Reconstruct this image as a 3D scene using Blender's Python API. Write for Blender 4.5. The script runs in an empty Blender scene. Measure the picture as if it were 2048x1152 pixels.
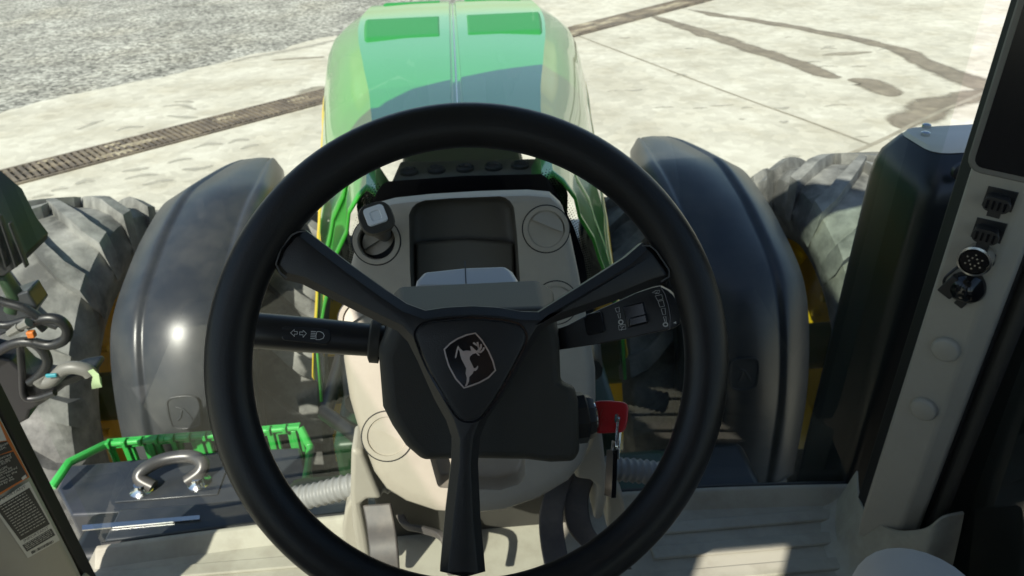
import bpy, bmesh, math, random
from mathutils import Vector, Matrix, noise
random.seed(7)
V = Vector
sc = bpy.context.scene
COL = sc.collection

# ------------------------------------------------------------------ camera
F, PITCH, YAW, ROLL = 1450.0, 31.0, 3.6, 1.9
EYE = V((0.008, 0.0, 2.65))
_p, _y, _r = map(math.radians, (PITCH, YAW, ROLL))
CD = V((math.sin(_y)*math.cos(_p), math.cos(_y)*math.cos(_p), -math.sin(_p)))
_R0 = V((math.cos(_y), -math.sin(_y), 0)); _U0 = _R0.cross(CD)
CR = _R0*math.cos(_r) - _U0*math.sin(_r)
CU = _U0*math.cos(_r) + _R0*math.sin(_r)
cd = bpy.data.cameras.new('camera'); cam = bpy.data.objects.new('camera', cd); COL.objects.link(cam)
cam.matrix_world = Matrix((( CR.x, CU.x, -CD.x, EYE.x), (CR.y, CU.y, -CD.y, EYE.y), (CR.z, CU.z, -CD.z, EYE.z), (0,0,0,1)))
cd.sensor_width = 36; cd.lens = 36*F/2048; cd.clip_start = .02; cd.clip_end = 1000
cd.dof.use_dof = True; cd.dof.focus_distance = .62; cd.dof.aperture_fstop = 15.0
sc.camera = cam

# ------------------------------------------------------------------ light
LD = V((.52, .82, -1.0)).normalized()            # the way the sunlight travels
w = bpy.data.worlds.new('World'); sc.world = w; w.use_nodes = True
nt = w.node_tree
sky = nt.nodes.new('ShaderNodeTexSky'); sky.sky_type = 'NISHITA'; sky.sun_disc = False
sky.sun_elevation = math.asin(-LD.z); sky.sun_rotation = math.atan2(-LD.x, -LD.y)
sky.dust_density = .6; sky.air_density = 1.0
bg = nt.nodes['Background']; bg.inputs['Strength'].default_value = .10
nt.links.new(sky.outputs[0], bg.inputs[0])
sl = bpy.data.lights.new('sun', 'SUN'); sl.energy = 5.0; sl.angle = math.radians(.5); sl.color = (1, .945, .85)
so = bpy.data.objects.new('sun', sl); COL.objects.link(so); so.location = (-4, -6, 12)
so.rotation_euler = LD.to_track_quat('-Z', 'Y').to_euler()
sc.view_settings.view_transform = 'Standard'; sc.view_settings.look = 'None'
sc.view_settings.gamma = 1; sc.view_settings.exposure = .62
sc.cycles.max_bounces = 10; sc.cycles.transparent_max_bounces = 16

# ------------------------------------------------------------------ pixel helpers (photo pixels -> points on real planes)
def ray(x, y): return CD + CR*((x-1024)/F) - CU*((y-576)/F)
def onY(x, y, Y): r = ray(x, y); return EYE + r*((Y-EYE.y)/r.y)
def onZ(x, y, Z): r = ray(x, y); return EYE + r*((Z-EYE.z)/r.z)
def onX(x, y, X): r = ray(x, y); return EYE + r*((X-EYE.x)/r.x)
def dep(x, y, d): return EYE + ray(x, y)*d
def onP(x, y, P, n): r = ray(x, y); return EYE + r*((P-EYE).dot(n)/r.dot(n))

# ------------------------------------------------------------------ materials
def mat(name, col, rough=.5, metal=0., coat=0., coat_rough=.05, spec=.5, var=0., vscale=4., bump=0., bscale=300., dirt=None, dscale=3., damt=0., emit=None):
    m = bpy.data.materials.new(name); m.use_nodes = True
    n = m.node_tree.nodes; l = m.node_tree.links; b = n['Principled BSDF']
    b.inputs['Base Color'].default_value = (*col, 1); b.inputs['Roughness'].default_value = rough
    b.inputs['Metallic'].default_value = metal; b.inputs['Coat Weight'].default_value = coat
    b.inputs['Coat Roughness'].default_value = coat_rough; b.inputs['Specular IOR Level'].default_value = spec
    tc = n.new('ShaderNodeTexCoord'); src = None
    if var:
        nz = n.new('ShaderNodeTexNoise'); nz.inputs['Scale'].default_value = vscale; nz.inputs['Detail'].default_value = 5
        l.new(tc.outputs['Object'], nz.inputs['Vector'])
        mx = n.new('ShaderNodeMix'); mx.data_type = 'RGBA'
        mx.inputs[6].default_value = (*[c*(1-var) for c in col], 1); mx.inputs[7].default_value = (*[min(1, c*(1+var)) for c in col], 1)
        l.new(nz.outputs['Fac'], mx.inputs[0]); src = mx.outputs[2]
        rr = n.new('ShaderNodeMapRange'); rr.inputs['To Min'].default_value = max(.02, rough*(1-var*.6)); rr.inputs['To Max'].default_value = min(1, rough*(1+var*.6))
        l.new(nz.outputs['Fac'], rr.inputs['Value']); l.new(rr.outputs[0], b.inputs['Roughness'])
    if damt:
        nz = n.new('ShaderNodeTexNoise'); nz.inputs['Scale'].default_value = dscale; nz.inputs['Detail'].default_value = 8; nz.inputs['Roughness'].default_value = .65
        l.new(tc.outputs['Object'], nz.inputs['Vector'])
        rp = n.new('ShaderNodeValToRGB'); rp.color_ramp.elements[0].position = .42; rp.color_ramp.elements[1].position = .7
        rp.color_ramp.elements[0].color = (0, 0, 0, 1); rp.color_ramp.elements[1].color = (damt, damt, damt, 1)
        l.new(nz.outputs['Fac'], rp.inputs[0])
        mx = n.new('ShaderNodeMix'); mx.data_type = 'RGBA'; mx.inputs[6].default_value = (*col, 1); mx.inputs[7].default_value = (*dirt, 1)
        if src: l.new(src, mx.inputs[6])
        l.new(rp.outputs[0], mx.inputs[0]); src = mx.outputs[2]
    if src: l.new(src, b.inputs['Base Color'])
    if bump:
        nz = n.new('ShaderNodeTexNoise'); nz.inputs['Scale'].default_value = bscale; nz.inputs['Detail'].default_value = 3
        l.new(tc.outputs['Object'], nz.inputs['Vector'])
        bp = n.new('ShaderNodeBump'); bp.inputs['Strength'].default_value = bump; bp.inputs['Distance'].default_value = .002
        l.new(nz.outputs['Fac'], bp.inputs['Height']); l.new(bp.outputs[0], b.inputs['Normal'])
    return m

M = {}
M['taupe'] = mat('taupe_plastic', (.37, .332, .268), .5, var=.09, vscale=14, dirt=(.25, .22, .175), dscale=26, damt=.22, bump=.12, bscale=900)
M['cream'] = mat('cream_trim', (.37, .345, .29), .45, var=.08, vscale=9, dirt=(.26, .235, .19), dscale=18, damt=.25, bump=.08, bscale=900)
M['mat'] = mat('mat_rubber', (.38, .365, .30), .6, var=.10, vscale=9, bump=.2, bscale=500, dirt=(.19, .165, .125), dscale=11, damt=.5)
M['shroud'] = mat('dark_shroud_plastic', (.046, .044, .038), .58, spec=.35, var=.08, vscale=8, bump=.2, bscale=1200)
M['wheel'] = mat('black_wheel_leather', (.011, .011, .012), .38, spec=.35, var=.40, vscale=16, bump=.12, bscale=800)
M['spoke'] = mat('black_spoke_plastic', (.013, .013, .0145), .42, bump=.15, bscale=1000)
M['black'] = mat('black_plastic', (.014, .014, .015), .4, var=.1, vscale=10)
M['gloss_black'] = mat('gloss_black', (.008, .008, .010), .12)
M['seal'] = mat('black_rubber_seal', (.010, .010, .010), .6)
M['pedal'] = mat('pedal_metal', (.075, .068, .066), .5, var=.15, vscale=12, dirt=(.25, .21, .17), dscale=14, damt=.4)
M['silver'] = mat('silver_plastic', (.42, .42, .42), .38, metal=.15)
M['chrome'] = mat('chrome', (.75, .74, .72), .15, metal=1)
M['emblem'] = mat('emblem_metal', (.72, .65, .60), .28, metal=1)
M['green'] = mat('green_paint', (.045, .36, .035), .3, coat=.85, coat_rough=.03, var=.03, vscale=2)
M['green_mesh'] = mat('green_grille_paint', (.03, .26, .05), .45)
M['green_frame'] = mat('green_bracket_paint', (.035, .36, .06), .4, coat=.4)
M['dark_green'] = mat('dark_green_paint', (.012, .05, .018), .4, dirt=(.08, .07, .05), dscale=4, damt=.4)
M['yellow'] = mat('yellow_paint', (.78, .52, .012), .35, coat=.4)
M['fender'] = mat('fender_plastic', (.022, .025, .030), .33, var=.12, vscale=3, bump=.12, bscale=520, dirt=(.085, .082, .075), dscale=6, damt=.35)
M['tyre'] = mat('tyre_rubber', (.085, .086, .08), .85, var=.3, vscale=6, bump=.5, bscale=90, dirt=(.38, .38, .35), dscale=4.5, damt=.9)
M['housing'] = mat('housing_plastic', (.012, .014, .014), .35, var=.1, vscale=4)
M['box'] = mat('toolbox_paint', (.022, .026, .034), .28, var=.1, vscale=6, dirt=(.12, .12, .11), dscale=9, damt=.2)
M['hose'] = mat('grey_hose', (.24, .24, .235), .5)
M['worn'] = mat('worn_handle', (.07, .07, .073), .34, metal=.3, dirt=(.14, .11, .085), dscale=9, damt=.35)
M['cowl'] = mat('cowl_grey', (.14, .13, .105), .5)
M['button'] = mat('pale_button', (.80, .83, .85), .25)
M['cap_sunlit'] = mat('pale_cap_sunlit', (.62, .59, .50), .6, spec=.2)  # cap colour lightened to stand for sunlight that does not reach it
M['tray'] = mat('tray_shade_tone', (.105, .097, .08), .6, bump=.15, bscale=700)  # pocket shade put into the colour; the console itself is taupe
M['seam'] = mat('seam_grey', (.06, .06, .06), .5)
M['red'] = mat('red_key_plastic', (.42, .010, .015), .35)
M['steel'] = mat('bright_steel', (.62, .61, .60), .22, metal=1)
M['white_ink'] = mat('white_ink', (.75, .75, .73), .5)
M['grey_ink'] = mat('grey_ink', (.55, .55, .53), .5)
M['label_white'] = mat('label_white', (.62, .60, .53), .45)
M['label_black'] = mat('label_black', (.025, .024, .022), .45)
M['label_orange'] = mat('label_orange', (.55, .15, .02), .45)
M['tape'] = mat('masking_tape', (.42, .55, .30), .7)
M['cyan'] = mat('cyan_connector', (.04, .28, .34), .4)
M['fabric'] = mat('trouser_fabric', (.50, .465, .43), .9, bump=.6, bscale=1400, var=.06, vscale=30)
M['skin'] = mat('skin', (.50, .30, .21), .5)
M['shoe'] = mat('shoe_leather', (.05, .035, .025), .5)
M['headliner'] = mat('headliner', (.20, .195, .18), .8)
M['screen'] = mat('screen_glass', (.006, .006, .008), .25)
M['bezel'] = mat('grey_bezel', (.16, .155, .14), .45)
M['seatcloth'] = mat('seat_cloth', (.05, .05, .05), .8)

def glass_mat(name, tint, dust=.0, dscale=8):
    m = bpy.data.materials.new(name); m.use_nodes = True
    n = m.node_tree.nodes; l = m.node_tree.links; n.clear()
    out = n.new('ShaderNodeOutputMaterial'); tr = n.new('ShaderNodeBsdfTransparent'); gl = n.new('ShaderNodeBsdfGlossy')
    tr.inputs[0].default_value = (*tint, 1); gl.inputs['Roughness'].default_value = .0; gl.inputs[0].default_value = (1, 1, 1, 1)
    lw_ = n.new('ShaderNodeLayerWeight'); lw_.inputs['Blend'].default_value = .5
    pw = n.new('ShaderNodeMath'); pw.operation = 'POWER'; pw.inputs[1].default_value = 5; l.new(lw_.outputs['Facing'], pw.inputs[0])
    fr = n.new('ShaderNodeMapRange'); fr.inputs['To Min'].default_value = .06; fr.inputs['To Max'].default_value = 1; l.new(pw.outputs[0], fr.inputs['Value'])
    mx = n.new('ShaderNodeMixShader'); l.new(fr.outputs[0], mx.inputs[0]); l.new(tr.outputs[0], mx.inputs[1]); l.new(gl.outputs[0], mx.inputs[2])
    last = mx
    if dust:
        df = n.new('ShaderNodeBsdfDiffuse'); df.inputs[0].default_value = (.6, .57, .5, 1)
        tc = n.new('ShaderNodeTexCoord'); nz = n.new('ShaderNodeTexNoise'); nz.inputs['Scale'].default_value = dscale; nz.inputs['Detail'].default_value = 8
        l.new(tc.outputs['Object'], nz.inputs['Vector'])
        mr = n.new('ShaderNodeMapRange'); mr.inputs['From Min'].default_value = .4; mr.inputs['From Max'].default_value = .75; mr.inputs['To Max'].default_value = dust
        l.new(nz.outputs['Fac'], mr.inputs['Value'])
        m2 = n.new('ShaderNodeMixShader'); l.new(mr.outputs[0], m2.inputs[0]); l.new(mx.outputs[0], m2.inputs[1]); l.new(df.outputs[0], m2.inputs[2]); last = m2
    l.new(last.outputs[0], out.inputs[0])
    return m
M['glass'] = glass_mat('windscreen_glass', (.90, .94, .90), .014, 22)
M['side_glass'] = glass_mat('side_glass', (.86, .91, .86), .01)

def ground_mat(name, lo, hi, scale, bump, bscale, spots=None, sscale=1.2, samt=.5, rough=.85, spread=(.35, .65), fine=None, fa=.65):
    m = bpy.data.materials.new(name); m.use_nodes = True
    n = m.node_tree.nodes; l = m.node_tree.links; b = n['Principled BSDF']
    b.inputs['Roughness'].default_value = rough; b.inputs['Specular IOR Level'].default_value = .25
    tc = n.new('ShaderNodeTexCoord')
    def nz(s, d=6, r=.6):
        k = n.new('ShaderNodeTexNoise'); k.inputs['Scale'].default_value = s; k.inputs['Detail'].default_value = d; k.inputs['Roughness'].default_value = r
        l.new(tc.outputs['Object'], k.inputs['Vector']); return k
    a = nz(scale); rp = n.new('ShaderNodeValToRGB'); rp.color_ramp.elements[0].position, rp.color_ramp.elements[1].position = spread
    rp.color_ramp.elements[0].color = (*lo, 1); rp.color_ramp.elements[1].color = (*hi, 1)
    l.new(a.outputs['Fac'], rp.inputs[0]); src = rp.outputs[0]
    if spots:
        s = nz(sscale, 7, .62); r2 = n.new('ShaderNodeValToRGB'); r2.color_ramp.elements[0].position = .5; r2.color_ramp.elements[1].position = .72
        r2.color_ramp.elements[1].color = (samt, samt, samt, 1)
        l.new(s.outputs['Fac'], r2.inputs[0])
        mx = n.new('ShaderNodeMix'); mx.data_type = 'RGBA'; mx.inputs[7].default_value = (*spots, 1)
        l.new(r2.outputs[0], mx.inputs[0]); l.new(src, mx.inputs[6]); src = mx.outputs[2]
    if fine:
        k = n.new('ShaderNodeTexVoronoi'); k.inputs['Scale'].default_value = fine; k.inputs['Randomness'].default_value = 1
        l.new(tc.outputs['Object'], k.inputs['Vector'])
        mx = n.new('ShaderNodeMix'); mx.data_type = 'RGBA'; mx.blend_type = 'OVERLAY'; mx.inputs[0].default_value = fa
        hs = n.new('ShaderNodeSeparateColor'); l.new(k.outputs['Color'], hs.inputs[0])
        l.new(src, mx.inputs[6]); l.new(hs.outputs[0], mx.inputs[7]); src = mx.outputs[2]
    l.new(src, b.inputs['Base Color'])
    h = nz(bscale, 6, .7); bp = n.new('ShaderNodeBump'); bp.inputs['Strength'].default_value = bump; bp.inputs['Distance'].default_value = .02
    l.new(h.outputs['Fac'], bp.inputs['Height']); l.new(bp.outputs[0], b.inputs['Normal'])
    return m
M['gravel'] = ground_mat('gravel_ground', (.23, .225, .195), (.36, .355, .31), 1.1, .9, 34, (.40, .37, .28), .5, .4, .95, fine=20)
M['concrete'] = ground_mat('concrete_ground', (.43, .405, .325), (.57, .55, .46), .8, .35, 18, (.40, .365, .275), 1.7, .6, fine=9, fa=.10)
M['dark_ground'] = ground_mat('darker_concrete', (.17, .145, .105), (.25, .215, .16), 3, .1, 14, (.32, .28, .20), 5, .8, .6)
M['joint'] = ground_mat('joint_dirt', (.24, .22, .17), (.34, .31, .24), 4, .2, 30)
M['print'] = ground_mat('tyre_print_dust', (.34, .33, .275), (.43, .41, .345), 5, .1, 20)
M['grate'] = ground_mat('rusty_grate', (.10, .085, .07), (.20, .165, .125), 6, .2, 40, (.36, .30, .20), 2.2, .8, .7)
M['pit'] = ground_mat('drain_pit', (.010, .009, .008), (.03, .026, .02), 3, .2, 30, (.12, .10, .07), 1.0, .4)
M['mud'] = ground_mat('dried_mud', (.26, .22, .15), (.42, .37, .26), 5, .6, 25)

# ------------------------------------------------------------------ mesh helpers
class MB:
    def __init__(s): s.v = []; s.f = []; s.m = []
    def add(s, vs, fs, m=0):
        o = len(s.v); s.v += [V(p) for p in vs]
        for f in fs: s.f.append([i+o for i in f]); s.m.append(m)
    def box(s, c, d, ax=None, m=0):
        c = V(c); X, Y, Z = ax if ax else (V((1,0,0)), V((0,1,0)), V((0,0,1)))
        h = [q/2 for q in d]
        vs = [c+X*(a*h[0])+Y*(b*h[1])+Z*(e*h[2]) for a in (-1,1) for b in (-1,1) for e in (-1,1)]
        s.add(vs, [(0,1,3,2),(4,6,7,5),(0,4,5,1),(2,3,7,6),(0,2,6,4),(1,5,7,3)], m)
    def prism(s, pts, ext, m=0):
        n = len(pts); a = [V(p) for p in pts]; b = [p+V(ext) for p in a]
        s.add(a+b, [list(range(n)), list(range(2*n-1, n-1, -1))] + [(i, i+n, (i+1) % n+n, (i+1) % n) for i in range(n)], m)
    def loft(s, rings, closed=True, cap=(True, True), m=0, loop=False):
        n = len(rings[0]); vs = [p for r in rings for p in r]; fs = []
        K = len(rings); 
        for k in range(K if loop else K-1):
            k2 = (k+1) % K
            for i in range(n if closed else n-1):
                j = (i+1) % n; fs.append((k*n+i, k*n+j, k2*n+j, k2*n+i))
        if not loop and closed:
            if cap[0]: fs.append(list(range(n-1, -1, -1)))
            if cap[1]: fs.append([(K-1)*n+i for i in range(n)])
        s.add(vs, fs, m)
    def tube(s, path, r, n=12, closed=False, m=0, flat=None):
        P = [V(p) for p in path]; K = len(P); rr = r if isinstance(r, (list, tuple)) else [r]*K
        T = []
        for i in range(K):
            a = P[(i-1) % K] if (closed or i) else P[0]; b = P[(i+1) % K] if (closed or i < K-1) else P[-1]
            T.append((b-a).normalized())
        u = T[0].orthogonal().normalized(); rings = []
        for i in range(K):
            u = (u - T[i]*u.dot(T[i])).normalized(); q = T[i].cross(u)
            rings.append([P[i]+(u*math.cos(2*math.pi*k/n)+q*math.sin(2*math.pi*k/n))*rr[i] for k in range(n)])
        s.loft(rings, True, (True, True), m, closed)
    def lathe(s, prof, o, ax, n=32, m=0, cap=False):
        ax = V(ax).normalized(); u = ax.orthogonal().normalized(); q = ax.cross(u); o = V(o)
        rings = [[o+ax*h+(u*math.cos(2*math.pi*k/n)+q*math.sin(2*math.pi*k/n))*max(r, 1e-4) for k in range(n)] for r, h in prof]
        s.loft(rings, True, (cap, cap), m)
    def strip(s, pts, wd, nrm, h=.0006, m=0, closed=False):       # a printed line with a little thickness
        P = [V(p) for p in pts]; nrm = V(nrm).normalized(); K = len(P); L = []; Rr = []
        for i in range(K):
            a = P[(i-1) % K] if (closed or i) else P[0]; b = P[(i+1) % K] if (closed or i < K-1) else P[-1]
            t = (b-a).normalized(); sd = nrm.cross(t).normalized()*wd/2; L.append(P[i]+sd); Rr.append(P[i]-sd)
        rings = [[L[i], Rr[i], Rr[i]+nrm*h, L[i]+nrm*h] for i in range(K)]
        s.loft(rings, True, (True, True), m, closed)
    def build(s, name, mats, parent=None, bevel=0, seg=3, ang=38, sub=0, smooth=True, root=None, recalc=True, solid=0):
        me = bpy.data.meshes.new(name)
        o0 = root if root is not None else V((0,0,0))
        if root is None and parent is not None:
            p = parent
            while p: o0 = o0 + p.location; p = p.parent
        me.from_pydata([tuple(p-o0) for p in s.v], [], s.f)
        mats = mats if isinstance(mats, (list, tuple)) else [mats]
        for mm in mats: me.materials.append(M[mm] if isinstance(mm, str) else mm)
        for p, i in zip(me.polygons, s.m): p.material_index = i
        if recalc:
            bm = bmesh.new(); bm.from_mesh(me); bmesh.ops.recalc_face_normals(bm, faces=bm.faces); bm.to_mesh(me); bm.free()
        o = bpy.data.objects.new(name, me); COL.objects.link(o)
        if parent: o.parent = parent
        elif root is not None: o.location = root
        if solid:
            q = o.modifiers.new('t', 'SOLIDIFY'); q.thickness = solid; q.offset = 0
        if bevel:
            q = o.modifiers.new('b', 'BEVEL'); q.width = bevel; q.segments = seg; q.limit_method = 'ANGLE'; q.angle_limit = math.radians(ang); q.harden_normals = False
        if sub:
            q = o.modifiers.new('s', 'SUBSURF'); q.levels = sub; q.render_levels = sub
        if smooth:
            me.shade_smooth()
            try: me.set_sharp_from_angle(angle=math.radians(ang))
            except Exception: pass
        return o

def bake(o):                                                   # apply an object's modifiers
    dg = bpy.context.evaluated_depsgraph_get(); dg.update()
    me = bpy.data.meshes.new_from_object(o.evaluated_get(dg)); o.modifiers.clear(); o.data = me
def cut(o, mb, bevel=0, mats=()):
    c = mb.build('cutter', list(mats), None, bevel=bevel)
    q = o.modifiers.new('c', 'BOOLEAN'); q.operation = 'DIFFERENCE'; q.object = c; q.solver = 'EXACT'; q.material_mode = 'TRANSFER' if mats else 'INDEX'
    bpy.context.view_layer.update(); bake(o); bpy.data.objects.remove(c)
def tag(o, label=None, cat=None, group=None, kind=None):
    for k, x in (('label', label), ('category', cat), ('group', group), ('kind', kind)):
        if x: o[k] = x
    return o
def empty(name, loc, label=None, cat=None, group=None, parent=None):
    o = bpy.data.objects.new(name, None); COL.objects.link(o); o.location = loc; o.empty_display_size = .1
    if parent: o.parent = parent
    return tag(o, label, cat, group)
def dup(o, parent=None):
    c = o.copy(); COL.objects.link(c); c.parent = parent
    for ch in list(o.children): dup(ch, c)
    return c
def crom(P, k=6, closed=False):
    P = [V(p) for p in P]; out = []; n = len(P)
    for i in range(n if closed else n-1):
        g = (lambda j: P[j % n]) if closed else (lambda j: P[max(0, min(n-1, j))])
        a, b, c, d = g(i-1), g(i), g(i+1), g(i+2)
        for t in range(k):
            t = t/k; out.append(.5*((2*b)+(c-a)*t+(2*a-5*b+4*c-d)*t*t+(3*b-a-3*c+d)*t**3))
    if not closed: out.append(P[-1])
    return out
def text_mesh(mb, txt, o, X, Y, size, m=0, h=.0004, align='LEFT', width=None):
    cu = bpy.data.curves.new('t', 'FONT'); cu.body = txt; cu.size = 1; cu.align_x = align; cu.resolution_u = 2
    ob = bpy.data.objects.new('t', cu); COL.objects.link(ob)
    dg = bpy.context.evaluated_depsgraph_get(); dg.update()
    me = bpy.data.meshes.new_from_object(ob.evaluated_get(dg))
    X = V(X).normalized(); Y = V(Y).normalized(); Z = X.cross(Y)
    xs = [p.co.x for p in me.vertices] or [0, 1]; sx = size
    if width: sx = width/max(1e-6, max(xs)-min(xs))
    vs = [V(o)+X*(p.co.x*sx)+Y*(p.co.y*size)+Z*h for p in me.vertices]
    mb.add(vs, [list(f.vertices) for f in me.polygons], m)
    bpy.data.objects.remove(ob); bpy.data.meshes.remove(me)

# ================================================================== GROUND
def sheet(name, pts, z, mt):
    mb = MB(); mb.add([V((p[0], p[1], z)) for p in pts], [list(range(len(pts)))]); o = mb.build(name, mt, smooth=False)
    return tag(o, kind='structure')
sheet('gravel_ground', [(-200,-200),(200,-200),(200,300),(-200,300)], 0, 'gravel')
g0 = onZ(0, 225, 0); g1 = onZ(660, 75, 0); gd = (g1-g0).normalized()
a = g0-gd*60; b = g1+gd*150; nr = V((gd.y, -gd.x, 0))
edge = []
N = 1400
for i in range(N+1):
    t = i/N; p = a.lerp(b, t)
    edge.append(p + nr*(noise.noise(p*1.2)*.16+noise.noise(p*4)*.10+noise.noise(p*11)*.05))
cpts = [(p.x, p.y) for p in edge] + [((b+nr*260).x, (b+nr*260).y), ((a+nr*260).x, (a+nr*260).y)]
sheet('concrete_yard', cpts, .004, 'concrete')

def band(name, px, wpx, z, mt, rag=.25, k=10):              # an irregular patch on the ground along a run of photo pixels
    C = crom([onZ(x, y, 0) for x, y in px], k); W = []
    ws = [w_ for w_ in wpx]
    for i in range(len(C)):
        t = i/(len(C)-1)*(len(ws)-1); j = min(int(t), len(ws)-2); W.append(ws[j]+(ws[j+1]-ws[j])*(t-j))
    soft = 'joint' not in name; NC = 9 if soft else 3; n = len(C); vs = []; fa = []
    for i, p in enumerate(C):
        t = (C[min(i+1, n-1)]-C[max(i-1, 0)]).normalized(); sd = V((-t.y, t.x, 0)); e_ = min(1, min(i, n-1-i)/max(1, n*.12))
        mid = rag*W[i]*.6*noise.noise(p*2.1+V((9,0,0)))
        for q in range(NC):
            u = q/(NC-1)*2-1; g = p+sd*(mid+u*W[i]*(.62 if soft else .5)); vs.append(V((g.x, g.y, z))); fa.append((1-abs(u))*e_)
    mb = MB(); mb.add(vs, [(i*NC+q, i*NC+q+1, (i+1)*NC+q+1, (i+1)*NC+q) for i in range(n-1) for q in range(NC-1)])
    o = mb.build(name, mt+('_soft' if soft else ''), smooth=False)
    at = o.data.attributes.new('fade', 'FLOAT', 'POINT')
    for i, f_ in enumerate(fa): at.data[i].value = f_
    return tag(o, kind='structure')
def soften(key, lo, hi, sc_):                                # a copy of a ground material whose edge breaks up and fades out
    m = M[key].copy(); n = m.node_tree.nodes; l = m.node_tree.links; b = n['Principled BSDF']; out = next(q for q in n if q.type == 'OUTPUT_MATERIAL')
    a = n.new('ShaderNodeAttribute'); a.attribute_name = 'fade'; tc = n.new('ShaderNodeTexCoord'); nz = n.new('ShaderNodeTexNoise'); nz.inputs['Scale'].default_value = sc_; nz.inputs['Detail'].default_value = 8; nz.inputs['Roughness'].default_value = .65
    l.new(tc.outputs['Object'], nz.inputs['Vector'])
    ad = n.new('ShaderNodeMath'); ad.operation = 'ADD'; l.new(a.outputs['Fac'], ad.inputs[0]); l.new(nz.outputs['Fac'], ad.inputs[1])
    mr = n.new('ShaderNodeMapRange'); mr.interpolation_type = 'SMOOTHSTEP'; mr.inputs['From Min'].default_value = lo; mr.inputs['From Max'].default_value = hi; l.new(ad.outputs[0], mr.inputs['Value'])
    tr = n.new('ShaderNodeBsdfTransparent'); mx = n.new('ShaderNodeMixShader'); l.new(mr.outputs[0], mx.inputs[0]); l.new(tr.outputs[0], mx.inputs[1]); l.new(b.outputs[0], mx.inputs[2]); l.new(mx.outputs[0], out.inputs[0])
    M[key+'_soft'] = m
soften('dark_ground', .66, 1.15, 2.2); soften('joint', .8, 1.5, 3.0); soften('concrete', .8, 1.4, 3.0); soften('print', .85, 1.9, 6.0)
band('dark_streak', [(1290,28),(1350,48),(1420,72),(1500,97),(1580,122),(1650,150),(1690,155)], [.15,.35,.42,.42,.40,.38,.1], .008, 'dark_ground')
band('dark_streak', [(1350,14),(1430,30),(1530,45),(1640,65),(1740,85),(1820,110),(1880,140),(1960,170),(2060,205)], [.15,.3,.32,.32,.34,.4,.5,.6,.6], .008, 'dark_ground')
band('dark_streak', [(1640,112),(1690,108),(1750,104)], [.05,.35,.05], .008, 'joint', .4)
band('dark_streak', [(1690,160),(1740,165),(1770,185),(1790,195)], [.1,.5,.5,.1], .0081, 'dark_ground', .5)
band('dark_streak', [(1980,178),(1900,205),(1820,240),(1800,260)], [.3,.55,.5,.1], .0082, 'dark_ground', .3)  # darker patch along the slab joint
band('dark_streak', [(1570,318),(1588,322),(1605,324)], [.02,.09,.02], .008, 'dark_ground', .4)
band('dark_streak', [(540,122),(600,118),(655,115)], [.1,.22,.2], .008, 'joint', .4)
band('dark_streak', [(590,205),(620,190),(655,172)], [.05,.5,.5], .008, 'joint', .4)
band('slab_joint', [(1150,70),(1250,108),(1400,165),(1500,202),(1620,245),(1745,292)], [.03,.035,.035,.03,.04,.035], .0086, 'joint', .2, 30)
band('slab_joint', [(2060,140),(1960,190),(1850,238),(1745,290),(1640,333),(1500,392)], [.05,.06,.05,.05,.06,.05], .009, 'joint', .3, 30)
# dusty tyre prints and scuffs on the slab
for (x0, y0, x1, y1) in ((150,262,215,240),(230,265,290,255),(330,232,400,236),(320,215,395,222),(345,205,390,206),(100,385,140,378),(150,372,190,366),(240,345,300,338),(245,362,320,352),(280,372,350,362),(330,330,390,318),(455,290,500,283),(480,300,520,291),(360,340,430,330),(380,300,450,290),(60,400,110,392)):
    band('tyre_print', [(x0,y0),((x0+x1)/2, (y0+y1)/2+random.uniform(-6,4)),(x1,y1)], [.06,.24,.06], .0075+.00005*(x0 % 7), 'print', .4)
for k in range(26):
    x = random.uniform(1200, 1780); y = random.uniform(60, 330); 
    if (x < 1560 and y > 270) : continue
    l_ = random.uniform(15, 60); band('dirt_smudge', [(x, y), (x+l_*.5, y-l_*.06+random.uniform(-2,4)), (x+l_, y-l_*.05)], [.03, random.uniform(.06,.22), .03], .0070+.00004*k, 'print', .4)
band('dirt_smudge', [(440,130),(540,108),(640,88),(680,80)], [.15,.4,.4,.1], .0068, 'print', .4)
# trench drain
d0 = (onZ(0,345,0)+onZ(0,380,0))/2; d1 = (onZ(650,185,0)+onZ(650,215,0))/2; d2 = (onZ(1140,55,0)+onZ(1140,78,0))/2; d3 = onZ(1430,0,0)
dd = (d2-d0).normalized(); dn = V((-dd.y, dd.x, 0)); DW = .51
droot = empty('trench_drain', (d0.x, d0.y, 0), 'long rusty steel trench drain crossing the pale concrete yard behind the tractor hood', 'drain')
L0, L1 = -6.0, 16.0
mb = MB(); p0 = d0+dd*L0; p1 = d0+dd*L1
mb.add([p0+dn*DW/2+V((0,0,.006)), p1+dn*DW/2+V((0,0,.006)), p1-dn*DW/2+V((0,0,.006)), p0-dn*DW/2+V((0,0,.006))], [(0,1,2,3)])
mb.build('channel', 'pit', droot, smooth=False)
mb = MB()
for s in (-1, 1): mb.box((p0+p1)/2+dn*s*(DW/2+.01)+V((0,0,.012)), (L1-L0, .035, .022), (dd, dn, V((0,0,1))))
mb.build('channel_frame', 'grate', droot, smooth=False)
GL = 1.0; mb = MB(); c0 = d0+dd*(L0+GL/2)
for k in range(15):
    mb.box(c0+dd*(-GL/2+(k+.5)*GL/15)+V((0,0,.022)), (.034, DW-.03, .02), (dd, dn, V((0,0,1))))
for s in (-.33, 0, .33): mb.box(c0+dn*s*DW+V((0,0,.014)), (GL-.01, .022, .012), (dd, dn, V((0,0,1))))
grate = mb.build('grate', 'grate', droot, smooth=False)
for i in range(1, 22):
    g = dup(grate, droot); g.location = dd*(GL*i)+dn*random.uniform(-.008, .008)
mb = MB()
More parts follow.
